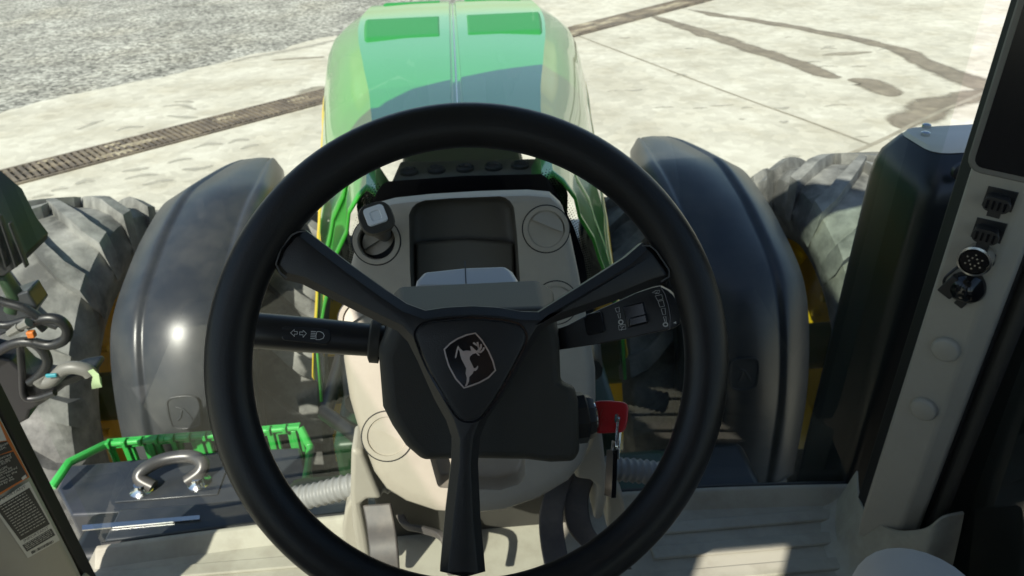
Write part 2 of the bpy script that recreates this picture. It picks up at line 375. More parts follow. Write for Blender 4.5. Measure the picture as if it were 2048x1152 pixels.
for i in range(34):
    t = random.choice([random.uniform(-1, 4), random.uniform(4, 16), random.uniform(5, 12)]); q = random.uniform(-.2, .2)
    c = d0+dd*t+dn*q; R1 = random.uniform(.05, .14) + (.1 if t > 5 else 0); nn = 9
    mb.add([c+V((0,0,.038))]+[c+(dd*math.cos(k*2*math.pi/nn)*R1*2.2+dn*math.sin(k*2*math.pi/nn)*R1*.7)*random.uniform(.6, 1.1)+V((0,0,.024)) for k in range(nn)], [(0, k+1, (k+1) % nn+1) for k in range(nn)])
tag(mb.build('dried_mud', 'mud', droot), kind='stuff')

# ================================================================== TRACTOR
T = empty('tractor', (0, 0, 0), 'green and yellow farm tractor seen from its driving seat, hood pointing away over the yard', 'tractor')

# ---- hood
HS = [(1.15,.165,.262,2.142),(1.42,.185,.29,2.140),(1.7,.208,.335,2.136),(2.2,.275,.41,2.127),(2.65,.335,.47,2.115),(3.0,.365,.52,2.10),(3.3,.375,.55,2.079),(3.6,.368,.53,2.053),(3.8,.345,.485,1.99),(3.98,.31,.43,1.75)]
def hs(Y):
    P = [V((a_, b_, c_)) for _, a_, b_, c_ in HS]; ys = [q[0] for q in HS]
    Y = max(ys[0], min(ys[-1], Y))
    for i in range(len(ys)-1):
        if Y <= ys[i+1]:
            t = (Y-ys[i])/(ys[i+1]-ys[i]); g = lambda j: P[max(0, min(len(P)-1, j))]
            a, b, c, d = g(i-1), g(i), g(i+1), g(i+2)
            return .5*((2*b)+(c-a)*t+(2*a-5*b+4*c-d)*t*t+(3*b-a-3*c+d)*t**3)
def hsec(Y):
    xc, xs, zt = hs(Y); fl = .068-.024*min(1, max(0, (Y-1.42)/.9))
    return [(.0, zt-.004), (.012, zt-.004), (.018, zt+.006), (xc*.5, zt+.005), (xc-.006, zt), (xc+.004, zt-.010), (xc+.022, zt-.026), (xc+(xs-xc)*.45, zt-.058), (xs-.045, zt-.098), (xs-.016, zt-.148), (xs-.003, zt-.19), (xs+fl*.35, zt-.26), (xs+fl*.8, zt-.36), (xs+fl, zt-.50)]
mb = MB(); rings = []
for i in range(61):
    Y = 1.42+(3.98-1.42)*i/60; h = hsec(Y)
    rings.append([V((-x, Y, z)) for x, z in reversed(h[1:])]+[V((x*.972, Y, z)) for x, z in h])
mb.loft(rings, False)
for s in (-1, 1):                                            # the flanks run on back towards the cab
    mb.loft([[V((s*x*(.972 if s > 0 else 1), Y, z)) for x, z in [(hs(Y)[0]-.055, hs(Y)[2]-.11), (hs(Y)[0]-.012, hs(Y)[2]-.02)]+hsec(Y)[5:]] for Y in [1.25+.17*i/8 for i in range(9)]], False)
hood = mb.build('hood', 'green', T, ang=28, recalc=False)
q = hood.modifiers.new('t', 'SOLIDIFY'); q.thickness = .006; q.offset = 1
mb = MB()
mb.loft([[V((sx*.009, Y, hs(Y)[2]-.002+(0 if abs(sx) else .004))) for sx in (-1, 0, 1)] for Y in [1.43+.06*i for i in range(37)]], False)
mb.build('hood_seam', 'steel', hood, solid=.002)
for s in (-1, 1):
    mb = MB(); r_ = []
    for i in range(50):
        Y = 1.25+2.08*i/49; xc, xs, zt = hs(Y); fl = .068-.024*min(1, max(0, (Y-1.42)/.9))
        k_ = s*(.972 if s > 0 else 1); r_.append([V((k_*(xs+fl*.60+.006), Y, zt-.315)), V((k_*(xs+fl*.62+.010), Y, zt-.32)), V((k_*(xs+fl*.92+.010), Y, zt-.43)), V((k_*(xs+fl*.94+.006), Y, zt-.44))])
    mb.loft(r_, False); mb.build('side_stripe', 'yellow', hood, solid=.003)
def grille(x0, x1, y0, y1):
    mb = MB(); NX, NY = 60, 14; vs = []; fs = []
    for j in range(NY+1):
        for i in range(NX+1):
            x = x0+(x1-x0)*i/NX; Y = y0+(y1-y0)*j/NY; sc_ = hs(Y); lim = sc_[0]/hs((y0+y1)/2)[0]
            edge_ = min(i, NX-i, j*2, (NY-j)*2); hgt = .010*min(1, edge_/2)**.6
            vs.append(V((x*lim, Y, sc_[2]+.004+hgt+(.0012 if (i % 2 and edge_ > 2) else 0))))
    for j in range(NY):
        for i in range(NX): fs.append((j*(NX+1)+i, j*(NX+1)+i+1, (j+1)*(NX+1)+i+1, (j+1)*(NX+1)+i))
    mb.add(vs, fs); return mb.build('air_grille', 'green_mesh', hood)
for s in (-1, 1):
    grille(s*.045, s*.322, 2.50, 2.98)
    grille(s*.05, s*.312, 3.5, 3.74)
mb = MB(); zc_ = 2.085; cp_ = [onZ(x, y, zc_) for x, y in ((778,372),(800,322),(1080,316),(1105,366))]
mb.prism(cp_, (0,0,-.03)); cw = mb.build('cowl_panel', 'cowl', T, bevel=.006)
for px_ in ((818,346),(873,342),(930,339),(987,336),(1040,333)):
    mb = MB(); mb.lathe([(.019,0),(.019,.006),(.014,.009),(.012,.004),(0,.004)], onZ(*px_, zc_+.0005), (0,0,1), 18); mb.build('cowl_plug', 'seal', cw)
# rear bulkhead, frame and axle
mb = MB(); mb.box((0, 1.36, 1.62), (.42, .10, .92)); mb.box((0, 2.4, 1.2), (.50, 2.3, .75)); mb.box((0, 2.3, 1.62), (.40, 1.8, .3))
mb.box((-.30, 1.75, 1.25), (.12, .8, .35)); mb.box((.30, 1.75, 1.25), (.12, .8, .35))
eng = mb.build('engine_frame', 'dark_green', T, bevel=.02)
for P_, r_ in (([(-.28,1.35,1.55),(-.33,1.6,1.5),(-.32,1.95,1.52)], .03), ([(.27,1.32,1.62),(.32,1.6,1.5),(.31,1.95,1.5)], .025), ([(-.25,1.3,1.45),(-.4,1.5,1.4),(-.42,1.9,1.3)], .02)):
    mb = MB(); mb.tube(P_, r_, 10); mb.build('fluid_pipe', 'black', eng)
mb = MB(); mb.tube([(-1.75,2.47,.77),(1.75,2.47,.77)], .10, 16); mb.build('front_axle', 'dark_green', T)
mb = MB(); mb.box((0, .3, .95), (1.0, 2.2, .7)); mb.build('transmission', 'dark_green', T, bevel=.04)

# ---- front fenders
FP = crom([(0,3.22,1.33),(0,3.06,1.53),(0,2.92,1.588),(0,2.665,1.632),(0,2.447,1.652),(0,2.238,1.632),(0,2.09,1.598),(0,1.93,1.545),(0,1.83,1.475),(0,1.75,1.35),(0,1.69,1.18),(0,1.665,1.0),(0,1.655,.82)], 6)
FX = [(.605,-.11),(.603,-.06),(.606,-.05),(.66,-.006),(.672,-.001),(.684,-.001),(.690,-.006),(.700,-.006),(.706,.0),(.80,.003),(.895,.0),(.901,-.006),(.911,-.006),(.917,-.001),(.930,-.001),(.944,-.008),(1.016,-.046),(1.022,-.056),(1.022,-.11)]
def make_fender(s):
    mb = MB(); rings = []
    for i, p in enumerate(FP):
        t = (FP[min(i+1, len(FP)-1)]-FP[max(i-1, 0)]).normalized(); n = V((0, t.z, -t.y))
        if n.z < 0 and i < len(FP)//2: n = -n
        n = V((0, -abs(t.z)*(1 if t.z < 0 and True else -1), abs(t.y))) if False else n
        # narrow the front end
        tp = min(1.2, max(0, (p.y-2.5)/.5)); sh = .10*tp; sx_ = .06 if s < 0 else .03
        rings.append([V((s*(x+sx_+(sh if x < .8 else -sh)*min(1, abs(x-.81)/.2)), p.y, p.z))+n*h for x, h in FX])
    mb.loft(rings, False)
    o = mb.build('front_fender', 'fender', T, ang=60, recalc=True)
    q = o.modifiers.new('t', 'SOLIDIFY'); q.thickness = .008; q.offset = -1
    return o
for s in (-1, 1):
    fo = make_fender(s)
    tag(fo, 'black front fender on the far left, low sun glinting off it' if s < 0 else 'black front fender to the right of the steering wheel')
    px = (365, 835) if s < 0 else (1492, 757)
    Yf = 1.69; c = onY(px[0], px[1], Yf); nn = V((0, -.955, .295)); ux = V((1,0,0)); uy = nn.cross(ux)*1
    # settle the badge on the fender
    best = min(FP, key=lambda p: abs(p.z-c.z)); c.y = best.y-.004
    sh = [(-.038,.046),(0,.052),(.038,.046),(.045,.02),(.043,-.02),(.036,-.042),(0,-.05),(-.036,-.042),(-.043,-.02),(-.045,.02)]
    mb = MB(); pts = crom([c+ux*a_+uy*b_ for a_, b_ in sh], 3, True)
    mb.prism([p+nn*.0 for p in pts], nn*.006)
    mb.strip([p+nn*.006 for p in pts], .006, nn, .003, closed=True)
    mb.strip([c+nn*.006+ux*a_+uy*b_ for a_, b_ in ((-.02,.02),(0,.012),(.012,-.005),(.02,-.022))], .007, nn, .003)
    mb.strip([c+nn*.006+ux*a_+uy*b_ for a_, b_ in ((-.005,.01),(-.012,-.012),(-.022,-.02))], .005, nn, .003)
    mb.build('fender_badge', 'fender', fo, bevel=.001)

# ---- front wheels (twin fitted: one under the fender, one outside it)
def make_wheel():
    root = empty('front_wheel', (0,0,0), parent=T)
    R_, Wd, rr = .735, .56, .43
    mb = MB(); hw = Wd/2
    prof = [(rr-.01,-hw+.06),(rr+.02,-hw+.03),(rr+.09,-hw+.0),(R_-.16,-hw-.012),(R_-.085,-hw+.012),(R_-.055,-hw+.05),(R_-.045,-hw*.5),(R_-.04,0),(R_-.045,hw*.5),(R_-.055,hw-.05),(R_-.085,hw-.012),(R_-.16,hw+.012),(rr+.09,hw),(rr+.02,hw-.03),(rr-.01,hw-.06)]
    mb.lathe(prof, (0,0,0), (1,0,0), 72)
    NL = 21
    for s in (-1, 1):
        for k in range(NL):
            th0 = 2*math.pi*(k+(.5 if s > 0 else 0))/NL
            rings = []
            for j in range(9):
                t = j/8; x = s*(-.02+t*(hw+.0)); th = th0-.52*t+.10*t*t
                wd = .048+.022*t; top = R_-.008*t**2; base = R_-.06-.005*t
                if j >= 7: top -= .012*(j-6); 
                if j == 8: x = s*(hw+.002); top = R_-.05; base = R_-.13
                r1 = [(base, -wd*.65), (top, -wd*.5), (top, wd*.5), (base, wd*.65)]
                rings.append([V((x, math.sin(th+d_/R_)*ra, math.cos(th+d_/R_)*ra)) for ra, d_ in r1])
            # shoulder run down the sidewall
            rings.append([V((s*(hw+.012), math.sin(th-.03+d_/R_)*ra, math.cos(th-.03+d_/R_)*ra)) for ra, d_ in ((R_-.2, -.03), (R_-.10, -.035), (R_-.10, .035), (R_-.2, .03))])
            mb.loft(rings, True)
    ty = mb.build('tyre', 'tyre', root, ang=32, bevel=0)
    mb = MB()
    mb.lathe([(rr+.012,-hw+.045),(rr+.02,-hw+.055),(rr-.01,-hw+.075),(rr-.05,-hw+.16),(rr-.07,-.04),(rr-.14,-.01),(.20,.0),(.16,.03),(.0,.03)], (0,0,0), (1,0,0), 56)
    mb.lathe([(rr+.012,hw-.045),(rr+.02,hw-.055),(rr-.01,hw-.075),(rr-.05,hw-.16),(rr-.06,.02)], (0,0,0), (1,0,0), 56)
    for k in range(10):
        an = 2*math.pi*k/10; mb.lathe([(.016,-.03),(.016,.0)], (0, math.cos(an)*.17, math.sin(an)*.17), (1,0,0), 6, cap=True)
    rm = mb.build('rim', 'yellow', root, ang=40)
    return root
W0 = make_wheel(); W0.location = (1.57, 2.47, .80); W0.scale = (1.05, 1.08, 1.08); W0.rotation_euler = (.1, 0, 0)
for X, rz, rx in ((-1.50, math.pi, .0), (.80, 0, .22), (-.80, math.pi, .13)):
    c = dup(W0, T); big = abs(X) > 1; c.location = (math.copysign(1.57, X) if big else X, 2.47, .80 if big else .745); c.rotation_euler = (rx, 0, 0); k_ = (1.05, 1.08) if big else (1, 1); c.scale = (-k_[0] if rz else k_[0], k_[1], k_[1])

# ---- right exhaust housing outside the cab
mb = MB()
def rr_box(x0, x1, y0, y1, z):
    r = .03; pts = []
    for cx, cy, a0 in ((x1-r, y1-r, 0), (x0+r, y1-r, 90), (x0+r, y0+r, 180), (x1-r, y0+r, 270)):
        for k in range(4):
            an = math.radians(a0+30*k); pts.append(V((cx+r*math.cos(an), cy+r*math.sin(an), z)))
    return pts
mb.loft([rr_box(.80, 1.30, 1.10, 1.30, .6), rr_box(.80, 1.30, 1.10, 1.30, 2.09), rr_box(.802, 1.295, 1.103, 1.298, 2.115), rr_box(.808, 1.29, 1.112, 1.294, 2.14), rr_box(.830, 1.26, 1.15, 1.285, 2.168), rr_box(.836, 1.25, 1.16, 1.28, 2.172)])
hous = mb.build('exhaust_housing', 'housing', T, ang=50)
mb = MB()
mb.loft([rr_box(.834, 1.25, 1.156, 1.281, 2.172), rr_box(.838, 1.245, 1.162, 1.277, 2.179)])
hcap = mb.build('housing_cap', 'cap_sunlit', hous, ang=50)
for px_ in ((1852, 255), (1850, 271)):
    mb = MB(); c = onZ(*px_, 2.179); mb.lathe([(.008,-.002),(.008,.006),(.004,.008),(.0,.008)], c, (0,0,1), 12); mb.build('bolt', 'steel', hous)
mb = MB(); c = onY(1922, 342, 1.10); mb.lathe([(.016,.004),(.016,-.004),(.011,-.007),(0,-.007)], c, (0,1,0), 16); mb.build('bolt', 'black', hous)

# ---- toolbox and green step bracket, outside left
zt = 1.25
tb = MB()
P = [onZ(*q, zt) for q in ((137, 930), (437, 902), (600, 893), (626, 985), (580, 1012), (140, 1030), (113, 978))]
tb.prism(P, (0, 0, -.30))
box = tb.build('toolbox', 'box', T, bevel=.008)
hm = MB(); hc = [onZ(*q, zt+.0) for q in ((286, 982), (400, 968))]
nrm = V((0,0,1)); A, B = hc; mid = (A+B)/2; back = V((.008, .045, 0))
path = crom([A+V((.03,-.0,.012)), A+V((-.005,.015,.03)), A+back*.75+V((0,0,.045)), A.lerp(B,.28)+back*1.25+V((0,0,.05)), A.lerp(B,.72)+back*1.25+V((0,0,.05)), B+back*.75+V((0,0,.045)), B+V((.005,.015,.03)), B+V((-.03,-.0,.012))], 6)
hm.tube(path, .0175, 14); hnd = hm.build('grab_handle', 'worn', box)
for q in hc:
    fm = MB(); fm.lathe([(.030,0),(.030,.006),(.020,.014),(.016,.026)], q+V((0,0,.001)), (0,0,1), 16, cap=True); fm.build('handle_foot', 'chrome', box)
mb = MB(); mb.box(mid+V((-.05,-.0,.0))+V((.05,.02,.002)), (.26, .12, .004)); mb.build('handle_plate', 'box', box, bevel=.002)
br = MB(); Yb = 1.60
top = [onY(*q, Yb) for q in ((213, 888), (330, 878), (430, 871), (600, 855))]
zlow = 1.20
for i in range(len(top)-1): br.tube([top[i], top[i+1]], .009, 8)
br.tube([onZ(104, 975, 1.28), onZ(138, 925, 1.30), top[0]], .012, 8)
br.tube([top[-1], top[-1]+V((.025,-.03,-.05)), onZ(612, 962, 1.25)], .012, 8)
def rail(px):                                               # height of the rail at a photo column
    P_ = ((213,888),(330,878),(430,871),(600,855))
    for (xa, ya), (xb, yb) in zip(P_, P_[1:]):
        if px <= xb: return ya+(yb-ya)*(px-xa)/(xb-xa)
    return 855
for xa, xb in ((212,222),(241,262),(283,317),(338,359),(379,416),(437,462),(484,521),(532,554),(573,601)):
    a_ = onY(xa, rail(xa)+3, Yb); b_ = onY(xb, rail(xb)+3, Yb); k_ = V((0,0,-.20))
    br.prism([a_, b_, b_+k_, a_+k_], (0, .014, 0))
    m_ = (a_+b_)/2; br.box(m_+V((0,-.004,-.10)), ((b_-a_).length*.35, .008, .20))
for xa, xb in zip(range(214, 596, 32), range(222, 604, 32)):
    br.box((onY(xa, rail(xa)-2, Yb)+onY(xb, rail(xb)-2, Yb))/2+V((0,-.004,0)), (.010, .022, .020))
for i in range(3):
    a_, b_ = top[i], top[i+1]; br.prism([a_+V((0,0,.006)), b_+V((0,0,.006)), b_+V((0,0,-.020)), a_+V((0,0,-.020))], (0, .016, 0))
brk = br.build('step_bracket', 'green_frame', T, bevel=.002)
for k in range(14):
    t = (k+.5)/14; j = min(int(t*3), 2); p = top[j].lerp(top[j+1], t*3-j); 
# ledge below the windscreen outside
mb = MB(); mb.box((-.45, 1.20, 1.36), (.78, .09, .03)); mb.build('cowl_ledge', 'box', T, bevel=.006)
mb = MB(); pp = [onZ(*q, 1.377) for q in ((165, 1052), (400, 1032), (400, 1040), (165, 1062))]
mb.prism(pp, (0,0,.003)); mb.build('cowl_hinge', 'steel', T)
mb = MB(); mb.box((-.75, 1.30, 1.0), (.5, .16, .5)); mb.build('side_tank', 'housing', T, bevel=.03)
mb = MB(); mb.box((.62, 1.40, .9), (.3, .3, .5)); mb.build('side_tank', 'housing', T, bevel=.03)

# ---- cab structure
def glass_panel(name, fn, nu, nv, mt):
    mb = MB(); vs = [fn(i/nu, j/nv) for j in range(nv+1) for i in range(nu+1)]
    mb.add(vs, [(j*(nu+1)+i, j*(nu+1)+i+1, (j+1)*(nu+1)+i+1, (j+1)*(nu+1)+i) for j in range(nv) for i in range(nu)])
    return mb.build(name, mt, T, recalc=False)
def wsY(x, z=2): return 1.125-.035*(x/.8)**2
ws = glass_panel('windscreen', lambda u, v: V((-.80+1.6*u, wsY(-.80+1.6*u), 1.43+1.66*v)), 24, 2, 'glass')
tag(ws, 'large curved windscreen reflecting the floor and hose')
mb = MB(); mb.tube([V((x, wsY(x), 1.428)) for x in [-.80+.08*i for i in range(21)]], .010, 8); mb.build('windscreen_seal', 'seal', ws)
# black printed band behind the console with its fading dots
frit = [(738,420),(752,390),(764,374),(775,368),(930,357),(1085,353),(1100,364),(1110,382),(1125,410),(1150,460),(1170,520),(1182,600),(1196,680),(690,680),(695,560),(720,470)]
mb = MB(); fp = [onY(x, y, 1.11) for x, y in frit]; fp = [V((p.x, wsY(p.x)-.003, p.z)) for p in fp]
cen = sum(fp, V())/len(fp); mb.add([cen]+fp, [(0, i+1, (i+1) % len(fp)+1) for i in range(len(fp))])
for i in range(5, 12):
    a_, b_ = fp[i], fp[i+1]; L = (b_-a_).length; n = int(L/.0045)
    for k in range(n):
        for r in range(4):
            p = a_.lerp(b_, (k+.5*(r % 2))/n); o_ = (p-cen); o_.y = 0; o_.normalize(); p = p+o_*(.002+.0042*r); h = .0017-.0003*r
            mb.add([p+V((-h,0,0)), p+V((0,0,-h)), p+V((h,0,0)), p+V((0,0,h))], [(0,1,2,3)])
for (i, j) in ((14,15),(15,0),(0,1),(1,2)):
    a_, b_ = fp[i], fp[j]; L = (b_-a_).length; n = int(L/.0045)
    for k in range(n):
        for r in range(4):
            p = a_.lerp(b_, (k+.5*(r % 2))/n); o_ = (p-cen); o_.y = 0; o_.normalize(); p = p+o_*(.002+.0042*r); h = .0017-.0003*r
            mb.add([p+V((-h,0,0)), p+V((0,0,-h)), p+V((h,0,0)), p+V((0,0,h))], [(0,1,2,3)])
mb.build('frit_band', 'gloss_black', ws, recalc=False, smooth=False)
# side windows and rear window
for s in (-1, 1):
    glass_panel('side_window', lambda u, v: V((s*(.85-.14*v*v+.02*math.sin(math.pi*u)), -.42+1.24*u, 1.50+1.56*v)), 12, 2, 'side_glass')
glass_panel('rear_window', lambda u, v: V((-.76+1.52*u, -.44, 2.1+.95*v)), 4, 2, 'side_glass')

# front pillars
def pillar_sec(s):
    base = [(.766,.960),(.733,.918),(.727,.903),(.738,.882),(.744,.868),(.7875,.818),(.834,.797),(.850,.812),(.856,.835),(.856,.87),(.850,.955)]
    if s > 0: base = [(.762,.960),(.717,.906),(.714,.902),(.724,.891),(.758,.852),(.786,.845),(.800,.856),(.803,.88),(.803,.96)]
    return [(s*x, y) for x, y in base]
pillars = {}
for s in (-1, 1):
    mb = MB(); sec = pillar_sec(s); rings = []
    for z, k, dx in ((1.50,.90,0),(1.525,.965,0),(1.56,1.0,0),(1.8,1.0,0),(2.5,1.0,0),(3.06,1.0,-.12)):
        cx = s*(.76 if s > 0 else .78); rings.append([V((cx+s*dx+(x-cx)*k, .90+(y-.90)*k, z)) for x, y in sec])
    mb.loft(rings); pl = mb.build('front_pillar', 'cream', T, bevel=.006, seg=3, ang=25); pillars[s] = pl
    mb = MB(); mb.box((s*.757, .962, 2.0), (.012, .03, 1.12)); mb.box((.806, .868, 2.0) if s > 0 else (-.853, .86, 2.0), (.010, .02, 1.06) if s > 0 else (.012, .05, 1.06))
    mb.build('pillar_seal', 'seal', pl, bevel=.004)
    mb = MB(); mb.box((.822, .86, 2.0) if s > 0 else (-.87, .715, 2.0), (.022, .04, 1.1) if s > 0 else (.03, .20, 1.1)); mb.build('window_frame', 'shroud', pl, bevel=.008)  # left frame widened to throw shade on the mat
# rear posts and belt panels
for s in (-1, 1):
    mb = MB(); mb.box((s*.80, -.46, 2.3), (.07, .07, 1.5)); mb.build('rear_pillar', 'cream', T, bevel=.02)
mb = MB(); mb.box((0, -.47, 1.75), (1.6, .05, .7)); mb.build('rear_panel', 'shroud', T, bevel=.01)
mb = MB(); mb.box((.24, -.445, 2.97), (1.00, .05, .56)); mb.box((-.61, -.445, 2.97), (.30, .05, .56)); mb.box((-.02, -.452, 2.72), (1.5, .03, .06)); mb.build('rear_sun_blocker', 'shroud', T, bevel=.01)  # unseen boxes added to trim the sun patch on the mat
# right lower door skin and dark outside
mb = MB(); mb.box((.50, -.10, 1.88), (.24, .64, .20)); mb.box((.72, -.06, 1.66), (.19, .72, .46)); mb.build('armrest_console', 'seatcloth', T, bevel=.03)
mb = MB(); mb.box((1.08, .36, 1.5), (.22, 1.3, 1.36)); mb.build('step_or_added_slab', 'housing', T, bevel=.02)  # tall dark slab added to keep the view outside dark
mb = MB(); mb.box((-1.02, .1, 1.05), (.30, .9, .5)); mb.build('step_or_added_slab', 'housing', T, bevel=.02)
# roof
def roof_ring(z, g):
    pts = [V((x, 1.25-.62*x*x-g, z)) for x in [(.66-g)*(1-k/10) for k in range(21)]]
    pts += [V((-.685+g, .90-g, z)), V((-.69+g, .82, z)), V((-.69+g, -.35, z)), V((-.65+g, -.41+g, z)), V((.65-g, -.41+g, z)), V((.69-g, -.35, z)), V((.69-g, .82, z)), V((.685-g, .90-g, z))]
    return pts
mb = MB(); mb.loft([roof_ring(3.06, .05), roof_ring(3.08, .0), roof_ring(3.2, .0), roof_ring(3.27, .08)])
rf = mb.build('cab_roof', 'housing', T, ang=50)
cm = MB(); cm.box((.45, .70, 3.15), (.42, .62, .4)); cut(rf, cm)
mb = MB(); mb.loft([roof_ring(3.045, .09), roof_ring(3.058, .06)]); hl = mb.build('headliner', 'headliner', rf)
cm = MB(); cm.box((.45, .70, 3.05), (.42, .62, .2)); cut(hl, cm)
mb = MB(); mb.box((.45, .70, 3.16), (.419, .619, .006)); mb.build('added_roof_window', 'side_glass', rf)  # roof opening added so sun reaches the right tyre and housing
# rear wheels and fenders
for s in (-1, 1):
    c = dup(W0, T); c.name = 'rear_wheel'; c.scale = (1.38*s, 1.42, 1.42); c.location = (s*1.33, -.95, 1.05); c.rotation_euler = (.2*s, 0, 0)
    mb = MB(); rg = []
    for k in range(25):
        an = math.radians(-40+220*k/24); rg.append([V((s*x, -.95+math.cos(an)*r, 1.05+math.sin(an)*r)) for x, r in ((.87,.12),(.87,1.13),(.90,1.16),(1.35,1.16),(1.40,1.13))])
    mb.loft(rg, False); mb.build('rear_fender', 'seal', T, solid=.01)
# floor
mb = MB(); mb.box((0, .25, 1.375), (1.62, 1.70, .05)); fl = mb.build('cab_floor', 'shroud', T, bevel=.01)
mb = MB(); mb.box((0, -.12, 1.62), (.42, .40, .35)); mb.box((0, -.10, 1.86), (.50, .48, .11)); mb.box((0, -.34, 2.15), (.46, .10, .55))
st = mb.build('driver_seat', 'seatcloth', T, bevel=.04)

# ---- floor mat
mr = empty('floor_mat', (0, .6, 1.40), 'beige ribbed rubber floor mat covering the cab floor around the pedals', 'floor mat')
mb = MB(); zf = 1.42
NX, NY = 120, 70; vs = []; fs = []
ribsR = [(.335,.80,1.005,1.035),(.335,.80,.945,.975),(.30,.80,.885,.915),(.28,.80,.825,.855),(.28,.80,.765,.795)]
ribsL = [(-.80,-.30,1.0,1.03),(-.80,-.30,.94,.97),(-.80,-.30,.88,.91),(-.80,-.30,.82,.85)]
mb.box((0, .60, 1.410), (1.64, 1.0, .02))
for (x0, x1, y0, y1) in ribsR+ribsL: mb.box(((x0+x1)/2, (y0+y1)/2, zf+.0025), (x1-x0, y1-y0, .007))
for X in (-.21,):
    pass
lip = []
for i in range(41):
    x = -.80+1.6*i/40; y = wsY(x)-.018
    lip.append([V((x, y-.035, zf-.004)), V((x, y-.022, zf+.012)), V((x, y-.006, zf+.030)), V((x, y+.004, zf+.030)), V((x, y+.004, zf-.01))])
mb.loft(lip, True)
mo = mb.build('mat_sheet', 'mat', mr, bevel=.004, seg=3)
# moulded collars at the pillar feet
for s in (-1, 1):
    lip = [onY(1716,943,1.03), onY(1719,985,.985), onY(1728,1015,.945), onY(1752,1040,.895), onY(1795,1060,.845), onY(1850,1056,.805), onY(1885,1032,.80), onY(1925,1022,.82)]
    if s < 0: lip = [V((-p.x, p.y, p.z)) for p in lip[2:]]
    wds = [.03,.035,.04,.045,.06,.06,.055,.05][-len(lip):]; ctr_ = V((s*.83, .93, 0)); bot = []
    for p, w_ in zip(lip, wds):
        o_ = V((p.x-ctr_.x, p.y-ctr_.y, 0)).normalized(); bot.append(V((p.x, p.y, zf))+o_*w_)
    lip = crom(lip, 5); bot = crom(bot, 5); mb = MB(); rings = []
    for p, q in zip(lip, bot):
        h = V((q.x-p.x, q.y-p.y, 0)); o_ = h.normalized(); w_ = h.length
        q0 = V((q.x, q.y, zf-.004)); k_ = lambda t, z: V((p.x, p.y, 0))+o_*(w_*t)+V((0,0,zf+(p.z-zf)*z))
        rings.append([q0+o_*.03, q0+o_*.012+V((0,0,.007)), k_(.82,.10), k_(.52,.45), k_(.22,.86), k_(.10,1.0), k_(0,1.0), k_(-.02,.9), k_(-.02,-.02)])
    mb.loft(rings, True); mb.build('pillar_collar', 'mat', mr, ang=50)

# ---- console
cn = V((0, -math.cos(math.radians(27)), math.sin(math.radians(27)))); CP = V((0, 1.0, 2.24)); cx_ = V((1,0,0)); cy_ = cn.cross(cx_)
if cy_.z < 0: cy_ = -cy_
oc = [(722,452),(728,428),(748,410),(785,400),(860,392),(960,386),(1060,383),(1105,387),(1128,408),(1141,450),(1160,540),(1180,650),(1195,740),(1196,800),(1190,870),(1170,930),(1140,968),(1080,1004),(1010,1028),(940,1036),(870,1030),(810,1010),(770,985),(745,950),(718,880),(695,800),(683,720),(680,640),(690,560),(705,500)]
op = [onP(x, y, CP, cn) for x, y in oc]
ctr = sum(op, V())/len(op)
def inset(pts, k, off): return [ctr+(p-ctr)*k+cn*off for p in pts]
mb = MB(); bk = V((0, .085, -.03))
mb.loft([[p+bk*1.0 for p in inset(op, .97, 0)], [p+bk*.5 for p in op], inset(op, 1.0, -.03), inset(op, .995, -.016), inset(op, .975, -.005), inset(op, .94, .0), inset(op, .90, .001)])
con = mb.build('dash_console', 'taupe', T, ang=40)
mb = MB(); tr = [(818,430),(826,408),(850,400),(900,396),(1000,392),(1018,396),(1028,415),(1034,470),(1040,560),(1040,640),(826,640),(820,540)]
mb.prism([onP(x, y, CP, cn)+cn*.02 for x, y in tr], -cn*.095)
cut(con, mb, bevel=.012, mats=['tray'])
con.data.shade_smooth(); con.data.set_sharp_from_angle(angle=math.radians(35))
mb = MB()
def cyl_open(mb, c, r, depth): mb.lathe([(0,-depth),(r,-depth),(r,.01)], c, cn, 28)
for px_ in ((753, 482),):
    cm = MB(); cm.lathe([(.0,.02),(.0275,.02),(.0275,-.03),(.0,-.03)], onP(*px_, CP, cn), cn, 28); cut(con, cm)
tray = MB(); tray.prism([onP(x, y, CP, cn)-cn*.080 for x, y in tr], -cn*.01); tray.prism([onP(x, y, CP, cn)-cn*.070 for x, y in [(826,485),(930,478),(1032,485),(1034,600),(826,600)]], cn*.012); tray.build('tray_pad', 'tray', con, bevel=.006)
# lower column body behind the face and the pedestal legs
mb = MB(); mb.box((0, 1.02, 1.84), (.26, .09, .34)); 
mb.build('console_core', 'shroud', con, bevel=.02)
def leg(pts, d, nm='console_leg'):
    mb = MB(); mb.prism(pts, V(d)*.55); return mb.build(nm, 'cream', con, bevel=.012, seg=4)
YL = .88
leg([onY(x, y, YL) for x, y in ((702,900),(725,905),(765,1000),(735,1000),(722,1010),(735,1080),(745,1150),(722,1150),(705,1060),(700,985))], (0, .12, 0))
leg([onY(x, y, YL+.04) for x, y in ((716,990),(712,1050),(728,1120),(690,1125),(684,1060),(690,1020),(702,1000))], (0, .10, 0), 'console_wing')
leg([onY(x, y, YL) for x, y in ((1196,830),(1205,870),(1213,940),(1214,1000),(1205,1040),(1188,1042),(1195,975),(1180,962),(1150,958),(1150,930),(1178,890))], (0, .12, 0))
leg([onY(x, y, YL+.05) for x, y in ((1214,950),(1230,965),(1248,1000),(1254,1040),(1250,1060),(1214,1060))], (0, .08, 0), 'console_wing')
mb = MB(); mb.box((0, 1.075, 1.50), (.44, .03, .20)); mb.build('gap_shade_board', 'shroud', con, bevel=.008)  # dark colour stands in for the shaded gap under the console
